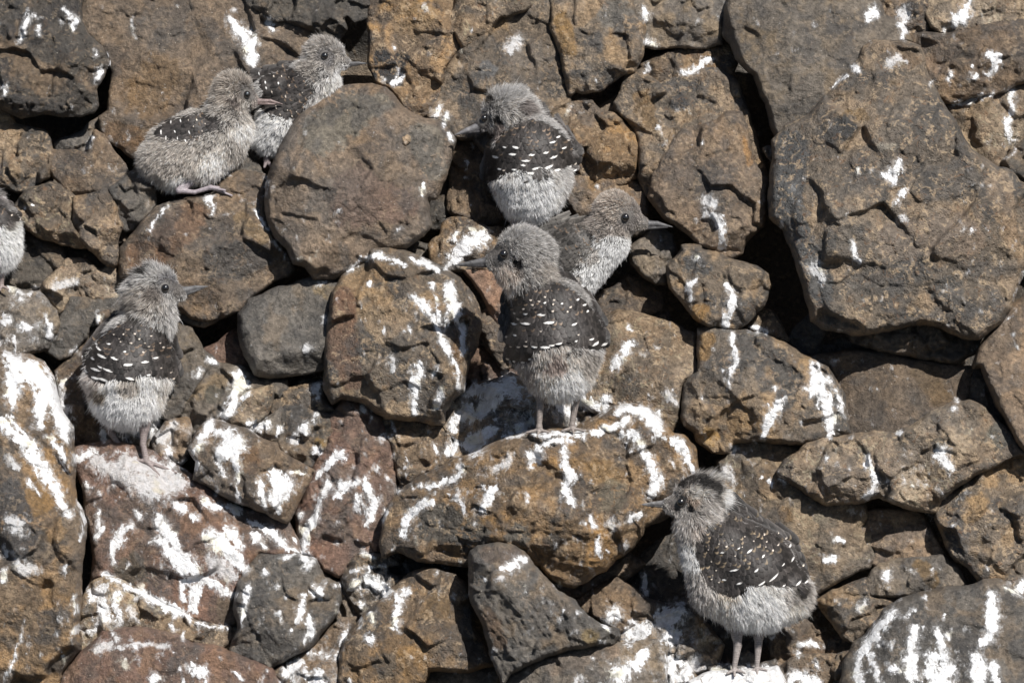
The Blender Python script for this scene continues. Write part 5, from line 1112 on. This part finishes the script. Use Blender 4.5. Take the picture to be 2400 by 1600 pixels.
    L *= 0.4 + 0.6 * sstep(0.07, 0.18, lum)
    for (x, y, rr, q) in c.get('crest', []):
        d = np.hypot(P[:, 0] - ox - x * TS, P[:, 1] - oy - y * TS)
        L *= 1 + q * (1 - sstep(0.5 * rr * TS, rr * TS, d))
    L *= 0.3 + 0.7 * sstep(er * 1.2, er * 3.0, deye)
    W = 0.48 + 0.30 * rs.rand(N); wisp = rs.rand(N) < 0.03
    L = np.where(wisp, L * 1.55, L); W = np.where(wisp, W * 0.75, W)
    side = np.cross(D, rs.normal(size=(N, 3))); side /= np.linalg.norm(side, axis=1)[:, None] + 1e-9
    bend = fl2 * 0.32 + np.array([0, 0.10, 0]) + rs.normal(size=(N, 3)) * 0.10
    ts = [0.0, 0.4, 0.75, 1.0]; ws = [1.0, 0.9, 0.55, 0.0]
    rows = []
    base0 = P - D * 1.0
    for t, wd in zip(ts, ws):
        ctr = base0 + D * (L * t)[:, None] + bend * (L * t * t)[:, None]
        if wd > 0:
            rows.append(ctr - side * (W * wd)[:, None]); rows.append(ctr + side * (W * wd)[:, None])
        else:
            rows.append(ctr)
    FV = np.stack(rows, 1)   # N,7,3
    i0 = np.arange(N) * 7
    fq = np.concatenate([np.stack([i0, i0 + 1, i0 + 3, i0 + 2], 1), np.stack([i0 + 2, i0 + 3, i0 + 5, i0 + 4], 1)])
    ft = np.stack([i0 + 4, i0 + 5, i0 + 6], 1)
    var = 0.80 + 0.40 * rs.rand(N) + 0.30 * cl2[:, 0]
    pick2 = rs.rand(N); var = np.where(pick2 < 0.16, var * 1.5, np.where(pick2 > 0.86, var * 0.6, var))
    cc = np.clip(cc * (1 + 0.72 * sstep(0.10, 0.16, cc.mean(1)))[:, None] * var[:, None], 0.01, 0.92)
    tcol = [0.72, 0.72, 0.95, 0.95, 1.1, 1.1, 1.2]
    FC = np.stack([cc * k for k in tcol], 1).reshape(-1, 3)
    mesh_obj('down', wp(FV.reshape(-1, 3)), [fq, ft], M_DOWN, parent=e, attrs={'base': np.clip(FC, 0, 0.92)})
    # ---- contour feathers on back and wings
    sx, sy = ox + c['src'][0] * TS, oy + c['src'][1] * TS
    fl_, fw_ = c['fl'], c['fw']
    dd = np.hypot(cape[:, 0] - sx, cape[:, 1] - sy)
    items = []
    rr = dd.min() + 3; k = 0
    while rr < dd.max() + 6:
        am = math.atan2(cape[:, 1].mean() - sy, cape[:, 0].mean() - sx)
        da = (fw_ * 0.62) / rr
        for q in range(-80, 81):
            a = am + (q + 0.5 * (k % 2)) * da + rs.uniform(-.2, .2) * da
            if abs(a - am) > 1.4:
                continue
            x = sx + math.cos(a) * (rr + rs.uniform(-3, 3)); y = sy + math.sin(a) * (rr + rs.uniform(-3, 3))
            g_ = 0.75 + 0.5 * (rr - dd.min()) / (np.ptp(dd) + 1)
            items.append((x, y, fw_ * g_ * rs.uniform(.85, 1.15), fl_ * (0.6 + 0.95 * g_) * rs.uniform(.85, 1.2), None, 0))
        # wider rows towards the tail
        rr += 5.0 + 11.0 * (rr - dd.min()) / (np.ptp(dd) + 1); k += 1
    xs = np.array([i[0] for i in items]); ys = np.array([i[1] for i in items])
    okk = poly_sdf(xs, ys, cape) > rs.uniform(-9, 1, len(xs))
    items = [i for i, q in zip(items, okk) if q]
    for s in c['sp']:
        x, y, sw = ox + s[0] * TS, oy + s[1] * TS, s[2] * TS
        w_ = max(sw * 2.0, 6.0) * 1.4 * rs.uniform(.75, 1.2)
        items.append((x, y, w_, fl_ * 0.9, min(1.0, sw / 9.0), 1))
    for s in c.get('dk', []):
        x, y = ox + s[0] * TS, oy + s[1] * TS
        items.append((x, y, s[2] * TS * 0.6, s[2] * TS * 1.5, s[3], 2))
    tt = np.array([0, .2, .4, .58, .7, .78, .84, .89, .94, .98, 1.0]); uu = np.array([-1, -.6, -.2, .2, .6, 1])
    prof = np.where(tt < .7, .62 + .38 * tt / .7, np.sqrt(np.clip(1 - ((tt - .7) / .3) ** 2, 0.0, 1)))
    VV, CC, QQ = [], [], []; nv = 0; cres = c.get('cres', 0)
    plain = np.array(c.get('plain', (0.032, 0.028, 0.026))); tipc = np.array(c.get('tip', (0.15, 0.11, 0.08)))
    for (x, y, wd, ln, sv_, kind) in items:
        if kind == 2:
            a = -math.radians(sv_)
            fd = np.array([math.cos(a), math.sin(a)])
        else:
            fd = np.array([x - sx, y - sy]); fd /= np.linalg.norm(fd)
            a = rs.uniform(-.16, .16)
            fd = np.array([fd[0] * math.cos(a) - fd[1] * math.sin(a), fd[0] * math.sin(a) + fd[1] * math.cos(a)])
        pd = np.array([-fd[1], fd[0]])
        TT, UU = np.meshgrid(tt, uu, indexing='ij')
        hw = wd / 2 * prof[:, None]
        gx = x - fd[0] * ln * (1 - TT) + pd[0] * UU * hw
        gy = y - fd[1] * ln * (1 - TT) + pd[1] * UU * hw
        lift = 0.4 + 3.5 * TT ** 1.2 - 1.3 * UU ** 2 * (0.4 + 0.6 * TT) + (1.2 if kind == 1 else 0) + (6.0 if kind == 2 else 0)
        gz = hz(gx.ravel(), gy.ravel()).reshape(gx.shape) + lift + rs.uniform(-.4, .6)
        v3 = np.stack([gx, gy, gz], -1).reshape(-1, 3)
        b0 = plain * rs.uniform(0.5, 2.1)
        cl_ = np.tile(b0, (TT.size, 1)).reshape(TT.shape + (3,))
        barb = 1 + 0.22 * np.sin(UU * 9 + TT * 14)
        cl_ = cl_ * barb[..., None]
        cl_[np.abs(UU) < .25] *= 0.7
        cl_[np.abs(UU) > .9] *= 1.7
        if kind == 1:
            hgt = (0.10 + 0.13 * sv_) * (0.62 if cres else 0.74)
            m = TT > (1 - hgt) + rs.uniform(-.05, .05) * UU + 0.07 * UU ** 2 + rs.uniform(-.02, .02)
            wc = np.array([0.80, 0.78, 0.75]) if sv_ > 0.55 else np.array([0.62, 0.54, 0.46])
            cl_[m] = wc
        elif kind == 0 and rs.rand() < 0.24 and (x - sx) ** 2 + (y - sy) ** 2 < (dd.min() + 0.62 * np.ptp(dd)) ** 2:
            m = TT > 0.90 + 0.02 * UU
            cl_[m] = tipc * rs.uniform(.5, 1.5)
        idx = nv + np.arange(TT.size).reshape(TT.shape)
        qd = np.stack([idx[:-1, :-1], idx[1:, :-1], idx[1:, 1:], idx[:-1, 1:]], -1).reshape(-1, 4)
        VV.append(v3); CC.append(cl_.reshape(-1, 3)); QQ.append(qd); nv += TT.size
    mesh_obj('plumage', wp(np.concatenate(VV)), np.concatenate(QQ), M_FEATHER, parent=e, attrs={'base': np.concatenate(CC)})
    print('CHICK', c['l'][:30], 'z0', round(z0), 'slope', round(slope(fy)))


for i, c in enumerate(CHICKS):
    build_chick(i, c)
